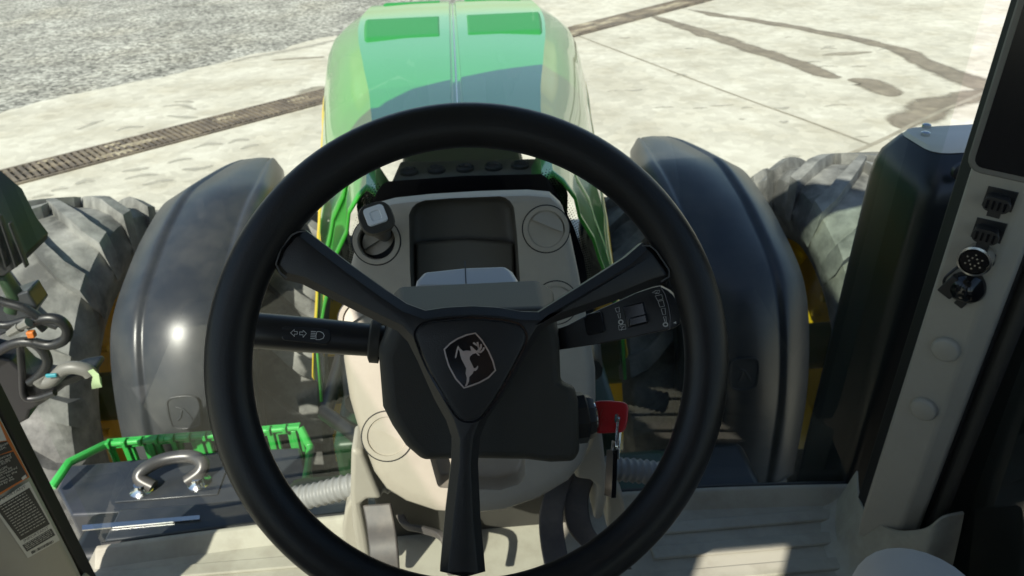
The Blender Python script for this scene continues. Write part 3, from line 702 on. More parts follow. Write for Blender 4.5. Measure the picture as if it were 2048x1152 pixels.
# cup opening in the lower face
cm = MB(); cm.prism([onP(x, y, CP, cn)+cn*.02 for x, y in ((850,880),(876,975),(1000,980),(1040,968),(1050,950),(1050,880))], -cn*.08); cut(con, cm, bevel=.006)
con.data.shade_smooth(); con.data.set_sharp_from_angle(angle=math.radians(35))
# air vents
def vent(px_, r, tilt, opened, off=0.):
    c = onP(*px_, CP, cn)+cn*off; root = None
    mb = MB(); mb.lathe([(r,-.004),(r,.002),(r*.985,.0032),(r*.80,.0032),(r*.775,.0),(r*.77,-.01)], c, cn, 40)
    ring = mb.build('air_vent', 'taupe', con, ang=30)
    e1 = (cx_*math.cos(tilt)+cy_*math.sin(tilt)); e2 = cn.cross(e1); ri = r*.755
    if opened:
        mb = MB(); pts = [(math.cos(math.pi*k/20)*ri*.98, math.sin(math.pi*k/20)*ri*.95) for k in range(21)]
        mb.prism([c+e1*a_+e2*(-b_*.75)-cn*.004+cn*(-.02*(1-b_/ri)) for a_, b_ in pts], -cn*.003)
        mb.prism([c+e1*a_*.94-e2*(-b_*.86)-cn*.018 for a_, b_ in pts], -cn*.003)
        mb.build('vent_flap', 'taupe', ring, bevel=.0012)
        mb = MB(); mb.lathe([(0,-.029),(ri*1.02,-.029)], c, cn, 24); mb.build('vent_duct', 'black', ring)
    else:
        mb = MB(); mb.lathe([(ri*1.02,-.004),(ri*.98,-.002),(0,-.002)], c, cn, 40)
        arc = [(math.cos(math.pi*(.06+.88*k/24))*ri*.96, math.sin(math.pi*(.06+.88*k/24))*ri*.96) for k in range(25)]
        mb.prism([c+e1*a_+e2*b_+cn*(.0100-.0098*b_/ri) for a_, b_ in arc], -cn*.006)
        arc = [(a_, -b_) for a_, b_ in arc]
        mb.prism([c+e1*a_+e2*(b_+ri*.02)+cn*(.0002+.0030*(b_/ri)) for a_, b_ in arc], -cn*.006)
        mb.build('vent_flap', 'taupe', ring, ang=30)
    gr = MB(); gr.lathe([(r*.995,.0014),(r*1.05,.0014)], c, cn, 40); gr.build('vent_gap', 'seal', ring)
    return ring
vent((753, 482), .0345, .5, True)
vent((1092, 458), .0345, -.45, False)
vent((1112, 605), .032, .3, False)
vent((775, 872), .0375, -.5, False)
vent((722, 640), .033, .5, False)
# shift lever knob
kc = dep(753, 437, .90); kn = (EYE-kc).normalized(); kn = (kn+V((0,0,.35))).normalized(); kx = V((0,0,1)).cross(kn).normalized(); ky = kn.cross(kx)
lev = MB(); lev.tube([kc-kn*.006, kc-kn*.03-ky*.006, onP(768, 470, CP, cn)-cn*.01], [.014,.011,.010], 12)
lev = lev.build('shift_lever', 'shroud', con)
def rrect(c, ax, ay, w_, h_, r, n=5):
    out = []
    for sx, sy, a0 in ((1,1,0),(-1,1,90),(-1,-1,180),(1,-1,270)):
        for k in range(n):
            an = math.radians(a0+90*k/(n-1)); out.append(c+ax*(sx*(w_/2-r)+r*math.cos(an))+ay*(sy*(h_/2-r)+r*math.sin(an)))
    return out
mb = MB(); kd = 0.22
ex = kx*math.cos(kd)+ky*math.sin(kd); ey = -kx*math.sin(kd)+ky*math.cos(kd)
mb.loft([rrect(kc-kn*.022, ex, ey, .027, .027, .010), rrect(kc-kn*.010, ex, ey, .0405, .038, .014), rrect(kc, ex, ey, .043, .041, .015), rrect(kc+kn*.005, ex, ey, .040, .038, .014)])
mb.build('lever_knob', 'shroud', con, ang=50)
mb = MB(); mb.loft([rrect(kc+kn*.0045+ey*.003, ex, ey, .0265, .0245, .005), rrect(kc+kn*.0075+ey*.003, ex, ey, .0245, .0225, .005), rrect(kc+kn*.0075+ey*.002, ex, ey, .014, .013, .003), rrect(kc+kn*.0055+ey*.002, ex, ey, .012, .011, .003)])
mb.build('lever_button', 'button', con, ang=50)
# instrument cover behind the column
zc = dep(930, 548, .82).z
mb = MB(); ip = [onZ(x, y, zc) for x, y in ((828,574),(832,558),(846,542),(930,533),(1012,530),(1026,540),(1036,556),(1038,574))]
mb.prism([p for p in ip], (0,0,-.06)); ins = mb.build('instrument_cover', 'silver', T, bevel=.006)
mb = MB(); mb.box((onZ(931,548,zc)+V((0,0,.0002))), (.0012, .06, .0006)); mb.build('cover_seam', 'seal', ins)

# ---- steering column, wheel
wn = V((.044, -.863, .503)).normalized(); WU = V((.999, .051, 0)).normalized(); WV = wn.cross(WU); WC = V((.006, .459, 2.306))
def wp(x, y, off=0.): return onP(x, y, WC+wn*off, wn)
Fr = [(785,640),(800,618),(1085,606),(1106,622),(1118,680),(1121,760),(1148,772),(1156,800),(1159,900),(1148,919),(1100,921),(1050,915),(940,913),(842,916),(812,890),(785,850),(766,812),(757,700)]
Bk = [(775,600),(800,573),(1075,560),(1107,582),(1112,680),(1117,770),(1140,785),(1146,810),(1148,890),(1138,907),(1100,908),(1050,905),(940,900),(850,905),(825,885),(795,845),(772,805),(765,700)]
fr = [wp(x, y, -.075) for x, y in Fr]; fc = sum(fr, V())/len(fr)
mb = MB(); mb.loft([[wp(x, y, -.22)*.5+wp(960, 740, -.22)*.5 for x, y in Bk], [wp(x, y, -.17) for x, y in Bk], fr, [fc+(p-fc)*.97+wn*.012 for p in fr], [fc+(p-fc)*.90+wn*.018 for p in fr]])
shr = mb.build('steering_column', 'shroud', T, bevel=.006, seg=4, ang=28)
# ignition switch barrel
ib = wp(1160, 835, -.09); ibx = WU.copy()
mb = MB(); mb.lathe([(.0,-.01),(.0235,-.01),(.0235,.004),(.0205,.006),(.020,.009),(.0185,.012),(.012,.0135),(0,.0135)], ib, ibx, 10); sw = mb.build('ignition_switch', 'black', T, ang=30)
mb = MB(); mb.lathe([(.0125,.0132),(.0125,.0145),(.009,.0145)], ib, ibx, 24); mb.build('switch_collar', 'steel', sw)
# rim
st_ = empty('steering_wheel', (0,0,0), parent=T)
mb = MB(); RM = .1876; rings = []
K = 128; nn = 20
for k in range(K):
    an = 2*math.pi*k/K; e = WU*math.cos(an)+WV*math.sin(an); rings.append([WC+e*RM+(e*math.cos(2*math.pi*j/nn)*.0176+wn*math.sin(2*math.pi*j/nn)*.0160) for j in range(nn)])
mb.loft(rings, True, (False, False), 0, True)
mb.build('wheel_rim', 'wheel', st_, ang=60)
spl = [(606,458),(640,484),(700,530),(770,580),(812,608),(850,622),(890,616),(945,613),(1000,616),(1045,624),(1080,625),(1110,606),(1180,562),(1255,514),(1290,484),(1316,498),(1350,545),(1336,566),(1310,572),(1230,604),(1140,636),(1105,648),(1085,664),(1060,704),(1010,790),(975,842),(962,875),(957,930),(962,1040),(972,1150),(930,1162),(880,1150),(890,1040),(903,930),(904,880),(893,845),(868,800),(835,725),(815,685),(795,664),(765,650),(690,613),(600,568),(566,560),(542,532),(554,494),(584,460)]
sp = [wp(x, y, .004) for x, y in spl]; spc = sum(sp, V())/len(sp)
def push(pts, d):                                              # offset an outline inward by d in the wheel plane
    out = []; n = len(pts)
    for i in range(n):
        t = (pts[(i+1) % n]-pts[i-1]).normalized(); out.append(pts[i]+wn.cross(t)*d)
    return out
area = sum(((sp[i]-WC).cross(sp[(i+1) % len(sp)]-WC)).dot(wn) for i in range(len(sp)))
sg = 1 if area > 0 else -1
mb = MB(); mb.loft([push([p-wn*.026 for p in sp], sg*.004), [p-wn*.018 for p in sp], [p-wn*.007 for p in sp], push([p+wn*.0004 for p in sp], sg*.0062), push([p+wn*.0010 for p in sp], sg*.0080)])
mb.build('wheel_spokes', 'spoke', st_, ang=24)
pad = [(850,648),(890,641),(940,638),(990,641),(1030,648),(1046,660),(1050,680),(1035,715),(1000,778),(968,826),(952,838),(934,841),(916,832),(895,802),(860,742),(838,690),(833,665)]
pd = crom([wp(x, y, .0045) for x, y in pad], 4, True)
ec = wp(940, 720, .004)
mb = MB(); mb.loft([pd, [p+wn*.0016 for p in push(pd, sg*.0008)], [p+wn*.002 for p in push(pd, sg*.0022)]], True, (True, True))
mb.build('hub_pad', 'spoke', st_, ang=30)
gp = MB(); gp.strip([p+wn*.0004 for p in push(pd, -sg*.0012)], .0016, wn, .0003, closed=True); gp.build('pad_gap', 'gloss_black', st_)
def ez(x, y, off=.0068): return wp(820+x/4.43, 600+y/4.43, off)
shd = [(580,285),(640,352),(700,450),(740,540),(763,625),(700,690),(620,735),(540,765),(477,785),(400,700),(340,590),(312,500),(297,433),(350,380),(420,335),(500,302)]
mb = MB(); mb.prism([ez(x, y, .0064) for x, y in shd], wn*.0006, 1)
mb.strip([ez(530+(x-530)*.97, 535+(y-535)*.97, .0070) for x, y in shd], .0012, wn, .0009, 0, closed=True)
deer = [(427,403),(440,425),(470,452),(500,447),(540,450),(533,408),(548,412),(575,440),(597,452),(592,462),(610,478),(618,493),(600,490),(585,470),(555,478),(530,500),(528,525),(545,560),(560,590),(566,605),(585,600),(600,580),(604,592),(595,615),(580,628),(565,625),(555,650),(525,680),(522,720),(505,757),(486,764),(498,735),(503,690),(492,650),(498,605),(480,570),(458,530),(445,490),(440,455),(428,435),(418,470),(412,505),(400,517),(397,505),(408,450),(418,415)]
mb.prism([ez(x, y, .0070) for x, y in deer], wn*.0009, 0)
for an_ in ([(590,455),(625,462),(648,442),(656,420)], [(600,455),(614,430),(600,405),(560,378)], [(610,428),(602,400),(597,372)], [(614,448),(628,420),(630,390)]):
    mb.strip([ez(x, y, .0070) for x, y in an_], .0014, wn, .0008, 0)
mb.build('deer_emblem', ['emblem', 'gloss_black'], st_, smooth=False)

for ends in ([(612,462),(596,464),(584,470),(562,497),(552,528),(560,545),(574,556)], [(1284,491),(1300,492),(1312,502),(1338,540),(1338,553),(1322,563)]):
    mb = MB(); mb.strip([wp(x, y, .0065) for x, y in ends], .0011, wn, .0007); mb.build('spoke_seam', 'seam', st_)
# ---- stalks
sn = (EYE-dep(620, 665, .64)).normalized()
def stalk_pts(pxs, d): return [dep(x, y, d) for x, y in pxs]
A_ = dep(440, 655, .652); B_ = dep(752, 681, .668)
mb = MB(); mb.tube([A_, A_.lerp(B_, .5), B_, B_+(B_-A_).normalized()*.03], [.0165,.0165,.0150,.0125], 20)
ls = mb.build('turn_signal_stalk', 'black', T, ang=50)
sd_ = (B_-A_).normalized(); sn = (EYE-A_.lerp(B_, .5)).normalized(); sn = (sn-sd_*sn.dot(sd_)).normalized(); s_up = sn.cross(sd_)
if s_up.z < 0: s_up = -s_up
def lsp(zx, zy, off): return onP(480+zx/3.84, 560+zy/3.84, A_.lerp(B_, .5)+sn*(.0160+off), sn)
mb = MB(); mb.prism([lsp(x, y, -.004) for x, y in ((325,370),(345,357),(480,366),(640,375),(685,385),(707,420),(700,465),(670,495),(640,495),(500,480),(345,465),(325,445))], sn*.0042)
mb.build('stalk_inset', 'spoke', ls, bevel=.001)
ic = MB(); lw = .00055
def line(mb, f, pts, closed=False, m=0): mb.strip([f(x, y, .0006) for x, y in pts], lw, sn, .0002, m, closed)
line(ic, lsp, [(389,406),(418,380),(418,395),(440,396),(440,416),(418,416),(420,434)], True)
line(ic, lsp, [(510,410),(484,386),(484,400),(458,399),(458,420),(484,421),(484,440)], True)
for i in range(5): line(ic, lsp, [(545-i, 395+i*13.5), (583-i*1.5, 396+i*13.5)])
line(ic, lsp, [(592,396),(615,396),(638,408),(647,428),(638,448),(612,458),(584,458),(583,425)], True)
ic.build('stalk_icon', 'white_ink', ls, smooth=False)
# wiper stalk
C_ = dep(1125, 668, .672); D_ = dep(1365, 606, .640); wd_ = (D_-C_).normalized(); sn = (EYE-C_.lerp(D_, .5)).normalized(); sn = (sn-wd_*sn.dot(wd_)).normalized(); wu_ = sn.cross(wd_)
if wu_.z < 0: wu_ = -wu_
wsn = sn.copy(); WPm = C_.lerp(D_, .5)
def rsp(zx, zy, off=0.): return onP(1080+zx/3.84, 560+zy/3.84, WPm+wsn*(.014+off), wsn)
so_ = [(130,375),(200,350),(350,270),(600,160),(740,95),(860,55),(920,42),(985,75),(1030,115),(1070,180),(1090,260),(1085,335),(1050,360),(1000,380),(880,405),(700,445),(440,495),(140,540)]
mb = MB(); sp_ = [rsp(x, y) for x, y in so_]; scn = sum(sp_, V())/len(sp_)
mb.loft([[scn+(p-scn)*.8-wsn*.026 for p in sp_], [p-wsn*.016 for p in sp_], [p-wsn*.004 for p in sp_], [scn+(p-scn)*.975 for p in sp_], [scn+(p-scn)*.95+wsn*.0005 for p in sp_]])
rs = mb.build('wiper_stalk', 'spoke', T, bevel=.003, ang=30)
mb = MB(); mb.prism([rsp(x, y, -.004) for x, y in ((347,290),(365,262),(470,238),(485,250),(512,385),(500,400),(385,425),(368,410))], wsn*.0075); mb.build('wash_button', 'gloss_black', rs, bevel=.0015)
mb = MB(); mb.prism([rsp(x, y, -.004) for x, y in ((640,205),(800,165),(838,330),(680,368))], wsn*.006); mb.prism([rsp(x, y, .0) for x, y in ((690,290),(820,258),(835,325),(690,358))], wsn*.005); mb.build('thumb_roller', 'gloss_black', rs, bevel=.0012)
mb = MB(); mb.strip([rsp(x, y, .0006) for x, y in ((921,44),(960,110),(985,190),(1000,280),(998,378))], .0006, wsn, .0003); mb.build('stalk_seam', 'gloss_black', rs)
ic = MB(); sn = wsn; rl = lambda x, y, off: rsp(x, y, off)
lw = .0005
line(ic, rl, [(577,218),(608,208),(609,246),(588,246)], True); line(ic, rl, [(597,262),(616,256),(618,293),(606,293)], True)
circ = lambda cx, cy, r, ry=None: [(cx+r*math.cos(2*math.pi*k/14), cy+(ry or r)*math.sin(2*math.pi*k/14)) for k in range(14)]
lw = .0011; line(ic, rl, circ(621, 323, 16), True); line(ic, rl, circ(964, 342, 17, 14), True); lw = .0005
line(ic, rl, [(603,350),(655,340),(660,376),(607,384)], True); line(ic, rl, [(625,388),(632,362),(614,358)]); line(ic, rl, [(632,362),(650,352)])
line(ic, rl, [(885,122),(935,112),(944,146),(903,158)], True); line(ic, rl, [(907,165),(945,155),(956,200),(922,208)], True)
line(ic, rl, [(930,222),(960,215),(965,265),(944,267)], True); line(ic, rl, [(948,283),(967,278),(970,322),(960,322)], True)
line(ic, rl, [(862,98),(888,82),(920,78),(912,105),(885,100)], True); line(ic, rl, [(888,108),(902,90)])
ic.add([rsp(x, y, .0008) for x, y in ((1022,330),(1046,316),(1046,336))], [(0,1,2)])
ic.build('stalk_icon', 'grey_ink', rs, smooth=False); ic = MB()
line(ic, rl, [(398,328),(426,320),(430,350),(412,354),(404,345)], True); line(ic, rl, [(404,345),(416,335)]); line(ic, rl, [(412,354),(418,364)])
ic.build('stalk_icon', 'grey_ink', rs, smooth=False)
# boss where the left stalk leaves the column
mb = MB(); mb.lathe([(.021,-.002),(.021,.006),(.017,.008)], B_+sd_*.002, -sd_, 20); mb.build('stalk_boss', 'shroud', ls)

# ---- pedals
def pedal(px, wd, Ys, nm='pedal'):
    C = [onY(x, y, Y) for (x, y), Y in zip(px, Ys)]; C = crom(C, 5); rings = []
    for i, p in enumerate(C):
        t = (C[min(i+1, len(C)-1)]-C[max(0, i-1)]).normalized(); sx = V((1,0,0)); nn = sx.cross(t).normalized()
        rings.append([p-sx*wd/2-nn*.006, p+sx*wd/2-nn*.006, p+sx*wd/2+nn*.006, p-sx*wd/2+nn*.006])
    mb = MB(); mb.loft(rings, True); return mb.build(nm, 'pedal', T, bevel=.003, ang=40)
pedal([(754,1008),(762,1050),(768,1100),(772,1170)], .046, [.86,.835,.80,.77])
pedal([(1128,950),(1108,1000),(1102,1050),(1112,1120),(1130,1180)], .042, [.93,.89,.86,.80,.77])
pedal([(1170,945),(1152,1000),(1160,1055),(1188,1090),(1240,1140)], .044, [.93,.90,.87,.85,.82])
pedal([(800,1030),(815,1052),(850,1060),(890,1080),(905,1150)], .016, [.92,.90,.88,.84,.80], 'pedal_link')

# ---- corrugated hoses
def hose(path, r):
    C = crom(path, 8); L = 0; out = []; 
    S = [0]
    for i in range(1, len(C)): S.append(S[-1]+(C[i]-C[i-1]).length)
    tot = S[-1]; n = int(tot/.0026); pts = []; rad = []
    for k in range(n+1):
        s_ = tot*k/n; i = max(1, min(len(S)-1, next((j for j, q in enumerate(S) if q >= s_), len(S)-1))); t = (s_-S[i-1])/max(1e-6, S[i]-S[i-1])
        pts.append(C[i-1].lerp(C[i], t)); rad.append(r*(1-.16*(.5+.5*math.cos(2*math.pi*s_/.0135))**.6))
    mb = MB(); mb.tube(pts, rad, 20); return mb.build('corrugated_hose', 'hose', T, ang=80)
hose([onY(560, 1000, .98), onY(620, 992, .97), onY(720, 968, .965), onY(800, 960, .98)], .0235)
hose([onY(1150, 935, 1.0), onY(1230, 938, 1.0), onY(1300, 945, 1.0), onY(1380, 958, 1.0)], .0245)

# ---- right pillar fittings
pr = pillars[1]; fA = V((.744,.868,0)); fB = V((.792,.812,0)); fx = (fB-fA).normalized(); fz = V((0,0,1)); fn = V((-fx.y, fx.x, 0)); fn = -fn if fn.y > 0 else fn
def fp_(x, y, off=0.): return onP(x, y, fA+fn*off, fn)
def fz_(zx, zy, off=0.): return fp_(1850+zx/4.116, 340+zy/4.116, off)
for dx, dy in ((0, 0), (-92, 258)):
    mb = MB(); mb.prism([fz_(x+dx, y+dy, .0005) for x, y in ((525,130),(775,185),(712,348),(468,288))], fn*.002)
    sk = mb.build('accessory_socket', 'black', pr, bevel=.0006)
    tag(sk, 'square black socket with a ribbed plug cap')
    c = fz_(590+dx, 290+dy, .022); mb = MB()
    mb.loft([rrect(fz_(600+dx, 245+dy, .002), fx, fz, .030, .018, .007), rrect(c-fn*.004, fx, fz, .030, .018, .007), rrect(c, fx, fz, .034, .021, .009), rrect(c+fn*.003, fx, fz, .033, .020, .009)])
    for k in range(4): mb.box(c+fx*(-.0105+.007*k)+fn*.003, (.0028, .012, .003), (fx, fz, fn), 1)
    mb.box(c-fz*.013-fn*.001, (.016, .010, .003), (fx, fz, fn))
    mb.build('plug_cap', ['spoke', 'gloss_black'], sk, ang=40)
c = fz_(450, 700, .0); mb = MB()
mb.prism([fz_(x, y, .0005) for x, y in ((300,690),(340,630),(400,598),(520,620),(590,700),(570,780),(520,815),(340,790))], fn*.004)
rs_ = mb.build('implement_socket', 'black', pr, bevel=.001); tag(rs_, 'round multi-pin socket with a steel collar')
mb = MB(); c = fz_(452, 700, 0.); mb.lathe([(.0,.004),(.0205,.004),(.0205,.020),(.0225,.022),(.0225,.027),(.0195,.028),(.0185,.016),(0,.016)], c, fn, 28); mb.build('socket_collar', 'steel', rs_, ang=40)
mb = MB(); mb.lathe([(.0,.0268),(.018,.0268),(.018,.02)], c, fn, 20)
for k in range(12): mb.lathe([(.0014,.0268),(.0014,.0278),(0,.0278)], c+(fx*math.cos(k*.52)+fz*math.sin(k*.52))*(.011 if k % 2 else .006), fn, 6, 1)
mb.build('socket_pins', ['gloss_black', 'steel'], rs_)
mb = MB(); mb.tube(crom([fz_(310, 770, .006), fz_(230, 830, .012), fz_(165, 890, .016), fz_(160, 950, .016), fz_(205, 1005, .012)], 6), .0022, 8); mb.build('cap_strap', 'black', rs_)
mb = MB(); cc = fz_(330, 960, .004); a_ = (fx*.85+fz*.35+fn*.38).normalized()
mb.lathe([(0,-.008),(.022,-.008),(.024,.0),(.024,.012),(.020,.020),(.012,.024),(0,.024)], cc, a_, 20); mb.build('dust_cap', 'gloss_black', rs_, ang=40)
mb = MB(); mb.box(cc-fx*.014+fn*.012, (.022, .034, .012), ((fx+fz*-.45).normalized(), (fz+fx*.45).normalized(), fn)); mb.box(cc+fx*.002-fz*.026+fn*.004, (.014, .012, .006), ((fx+fz*-.45).normalized(), (fz+fx*.45).normalized(), fn)); mb.build('cap_clip', 'spoke', rs_, bevel=.002)
for px_ in ((1893, 697), (1849, 816)):
    mb = MB(); c = fp_(*px_); mb.lathe([(.0205,0),(.0205,.006),(.0188,.009),(.016,.0105),(0,.0105)], c, fn, 28); mb.build('blanking_plug', 'cream', pr, ang=35)

# ---- left pillar labels
pl = pillars[-1]; gA = V((-.744,.868,0)); gB = V((-.792,.812,0)); gx = (gA-gB).normalized(); gn = V((gx.y, -gx.x, 0)); gn = -gn if gn.y > 0 else gn
def gp_(zx, zy, off=0.): return onP(zx/3.692, 840+zy/3.692, gA+gn*off, gn)
def quad(mb, q, h0, h1, m): mb.prism([gp_(x, y, h0) for x, y in q], gn*(h1-h0), m)
mb = MB(); quad(mb, [(-75,-10),(-12,610),(0,600)][0:0] or [(-60,630),(212,452),(440,885),(205,1018)], .0004, .0010, 0)
quad(mb, [(-30,648),(216,500),(368,768),(150,890)], .0010, .0013, 1)
quad(mb, [(165,925),(378,800),(408,850),(198,972)], .0010, .0013, 1)
def along(mb, txt, p0, p1, size, m, h):
    a_ = gp_(*p0, h); b_ = gp_(*p1, h); X = (b_-a_).normalized(); Y = gn.cross(X); Y = Y if Y.z > 0 else -Y
    text_mesh(mb, txt, a_, X, Y, size, m, .0003, 'LEFT', (b_-a_).length)
along(mb, 'IMPORTANT', (-10, 605), (190, 500), .0078, 1, .0010)
along(mb, 'IMPORTANT', (176, 903), (356, 802), .0072, 1, .0010)
random.seed(3)
for k in range(13):                                           # rows of print too small to read
    t = k/13; x0, y0 = -10+(152+14)*t, 650+(880-655)*t; x1, y1 = x0+205, y0-118; xx = 0.05
    while xx < .95:
        l_ = random.uniform(.06, .16); a_ = gp_(x0+(x1-x0)*xx, y0+(y1-y0)*xx, .0013); b_ = gp_(x0+(x1-x0)*min(.97, xx+l_), y0+(y1-y0)*min(.97, xx+l_), .0013); mb.strip([a_, b_], .0011, gn, .0002, 0); xx += l_+.03
for k in range(4):
    t = k/4; x0, y0 = 172+28*t, 928+40*t; x1, y1 = x0+205, y0-118; xx = .03
    while xx < .95:
        l_ = random.uniform(.06, .16); a_ = gp_(x0+(x1-x0)*xx, y0+(y1-y0)*xx, .0013); b_ = gp_(x0+(x1-x0)*min(.97, xx+l_), y0+(y1-y0)*min(.97, xx+l_), .0013); mb.strip([a_, b_], .0009, gn, .0002, 0); xx += l_+.03
for k in range(18):
    t = k/18; mb.strip([gp_(232+165*t, 970-88*t, .0010), gp_(240+165*t, 988-88*t, .0010)], random.choice([.0006,.0011,.0016]), gn, .0002, 1)
lb = mb.build('warning_label', ['label_white', 'label_black'], pl, smooth=False); tag(lb, 'white rimmed label headed IMPORTANT')
mb = MB(); quad(mb, [(-140,640),(-140,-140),(-40,-60),(8,15),(218,420),(0,552)], .0004, .0009, 0)
quad(mb, [(-140,625),(-140,300),(98,232),(205,415),(0,535)], .0009, .0012, 1)
quad(mb, [(-140,280),(-140,190),(52,155),(92,222),(-20,262)], .0009, .0012, 1)
quad(mb, [(-140,180),(-140,-110),(-45,-40),(0,35),(48,150)], .0009, .0012, 2)
for txt, p0, p1, s_ in (('tion.', (-18,232), (48,205), .007), ('adjust', (-28,214), (60,176), .007), ('impaired', (-40,305), (76,262), .006), ('tion and', (-30,328), (84,280), .006), ('a ROPS', (-8,342), (76,303), .006), ('ROPS', (-4,380), (54,352), .006), ('must be', (-8,402), (88,355), .006), ('not required', (-20,425), (124,358), .006), ('tion to the', (-10,445), (126,385), .006), ('must be', (0,465), (92,425), .006), ('ed by the', (-10,490), (104,438), .006)):
    along(mb, txt, p0, p1, s_, 2, .0012)
mb2 = MB()
quad(mb, [(158,428),(188,402),(198,422),(168,445)], .0012, .0014, 2)
lb = mb.build('warning_label', ['label_orange', 'label_black', 'label_white'], pl, smooth=False); tag(lb, 'black label bordered in orange')

# ---- work light, brackets and wiring outside the left of the windscreen
Yw = 1.28
wl = empty('work_light', (0,0,0), parent=T)
mb = MB(); hp = [onY(x, y, Yw) for x, y in ((-60,380),(-10,420),(22,480),(48,512),(46,525),(8,552),(-60,560))]; mb.prism(hp, (0, .10, 0))
for k in range(5):
    x = -40+k*20; mb.prism([onY(*q, Yw-.012) for q in ((x-26, 392+k*14), (x-21, 390+k*14), (x+14, 535-k*0.), (x+9, 537))], (0, .012, 0))
mb.build('light_body', 'seal', wl, bevel=.004)
mb = MB(); mb.tube([onY(-30, 560, Yw+.03), onY(10, 556, Yw+.03), onY(30, 590, Yw+.03), onY(25, 620, Yw+.03)], .016, 12); mb.build('light_mount', 'dark_green', wl)
mb = MB(); mb.prism([onY(x, y, Yw+.02) for x, y in ((10,598),(55,582),(60,592),(75,615),(50,650),(-40,690),(-60,640))], (0, .05, 0)); mb.build('mount_bracket', 'box', wl, bevel=.004)
mb = MB()
for P_, r in (([(-30,590),(10,605),(50,617),(85,640),(115,652)], .0085), ([(55,650),(90,637),(118,640),(135,660),(128,680),(100,690),(70,685)], .0105), ([(-30,720),(20,690),(60,684),(85,700),(95,725),(80,750),(60,765)], .0100), ([(40,690),(44,740),(48,790),(70,797),(110,785)], .0075), ([(-40,640),(10,650),(60,640),(90,660)], .0075)):
    mb.tube(crom([onY(x, y, Yw-.01) for x, y in P_], 6), r, 10)
mb.build('wiring_loom', 'black', wl)
mb = MB(); 
for (x0, y0, x1, y1) in ((18,668,40,655),(38,655,58,645)): mb.tube([onY(x0, y0, Yw-.03), onY(x1, y1, Yw-.03)], [.007,.010], 8)
mb.build('wire_connector', 'bezel', wl)
mb = MB(); mb.box(onY(63, 668, Yw-.03), (.014, .012, .014)); mb.build('wire_tab', 'label_orange', wl, bevel=.002)
arm = MB(); arm.prism([onY(x, y, Yw+.0) for x, y in ((-60,700),(20,720),(45,745),(75,760),(105,765),(150,748),(185,742),(190,752),(130,775),(90,805),(60,822),(55,840),(-60,900))], (0, .06, 0)); arm.build('light_arm', 'black', wl, bevel=.006)
mb = MB(); mb.tube(crom([onY(x, y, Yw-.02) for x, y in ((78,758),(88,765),(105,760),(118,748),(130,738),(150,735),(172,740),(182,748))], 6), [.014+.0*i for i in range(43)], 12); mb.build('loom_sleeve', 'bezel', wl)
mb = MB(); mb.box(onY(103, 751, Yw-.036), (.022, .006, .008)); mb.build('plug_lock', 'cyan', wl, bevel=.002)
mb = MB(); mb.loft([[onY(x, y, Yw-.034+dy) for x, y, dy in r] for r in ([(176,742,0),(186,738,-.004),(190,746,.01),(182,752,.014)], [(186,752,0),(197,748,-.004),(202,756,.008),(190,760,.012)], [(183,768,0),(200,765,-.006),(204,774,.004),(184,778,.008)])]); mb.build('masking_tape', 'tape', wl, solid=.001)

# ================================================================== LOOSE THINGS
# touch display clamped by the right pillar
mx_ = V((.656,-.755,0)); mz_ = V((0,0,1)); mn = V((-.755,-.656,0)); MP = dep(1960, 300, .80)
def mp(x, y, off=0.): return onP(x, y, MP+mn*off, mn)
bl = mp(1934, 333); u1 = mp(2030, 0)
disp = empty('display_monitor', tuple(bl), 'flat black touch display in a grey bezel, cut off by the upper right corner', 'monitor')
cM = bl+mx_*.158+mz_*.165
mb = MB(); mb.loft([rrect(cM-mn*.03, mx_, mz_, .31, .33, .02), rrect(cM-mn*.012, mx_, mz_, .32, .34, .018), rrect(cM-mn*.002, mx_, mz_, .32, .34, .016), rrect(cM, mx_, mz_, .316, .336, .015)]); mb.build('bezel', 'bezel', disp, ang=40)
mb = MB(); mb.prism(rrect(cM+mn*.0002, mx_, mz_, .305, .325, .010), mn*.0012); mb.build('screen', 'screen', disp, ang=40)
mb = MB(); mb.tube([cM-mn*.03, cM-mn*.06+V((0,.02,0))], .02, 12); mb.build('display_mount', 'black', disp)

# ignition key
kx0 = ib+ibx*.0135
key = empty('ignition_key', tuple(kx0), 'red plastic headed key standing in the ignition switch right of the steering column', 'key')
kN = (EYE-dep(1218, 835, .62)).normalized(); kN = (kN-ibx*kN.dot(ibx)).normalized(); kU = kN.cross(ibx); kU = kU if kU.z > 0 else -kU
kP = kx0+ibx*.0
def kpx(x, y, off=0.): return onP(1120+x/3.84, 750+y/3.84, kP+kN*off, kN)
mb = MB(); a_ = kpx(210, 300); b_ = kpx(250, 300); mb.prism([kpx(205,292,-.001), kpx(255,292,-.001), kpx(255,360,-.001), kpx(205,360,-.001)], kN*.002); mb.build('key_blade', 'steel', key)
ko = [(235,380),(245,240),(262,208),(290,198),(380,197),(480,207),(510,222),(522,255),(515,350),(500,410),(480,438),(450,443),(300,449),(262,440)]
kp = [kpx(x, y) for x, y in ko]; kc_ = sum(kp, V())/len(kp)
mb = MB(); mb.loft([[kc_+(p-kc_)*.96-kN*.0045 for p in kp], [p-kN*.003 for p in kp], [p+kN*.0025 for p in kp], [kc_+(p-kc_)*.96+kN*.0045 for p in kp]])
kh = mb.build('key_head', 'red', key, bevel=.0015, ang=30)
cm = MB(); cm.prism([kpx(x, y, .02) for x, y in ((452,300),(468,292),(484,298),(484,345),(470,372),(452,365),(446,340))], -kN*.04); cut(kh, cm)
kh.data.shade_smooth(); kh.data.set_sharp_from_angle(angle=math.radians(40))
mb = MB()
for dx in (0, 22): mb.strip([kpx(x+dx, y, .0046) for x, y in ((310,262),(292,300),(283,360),(275,440))], .0008, kN, .0008)
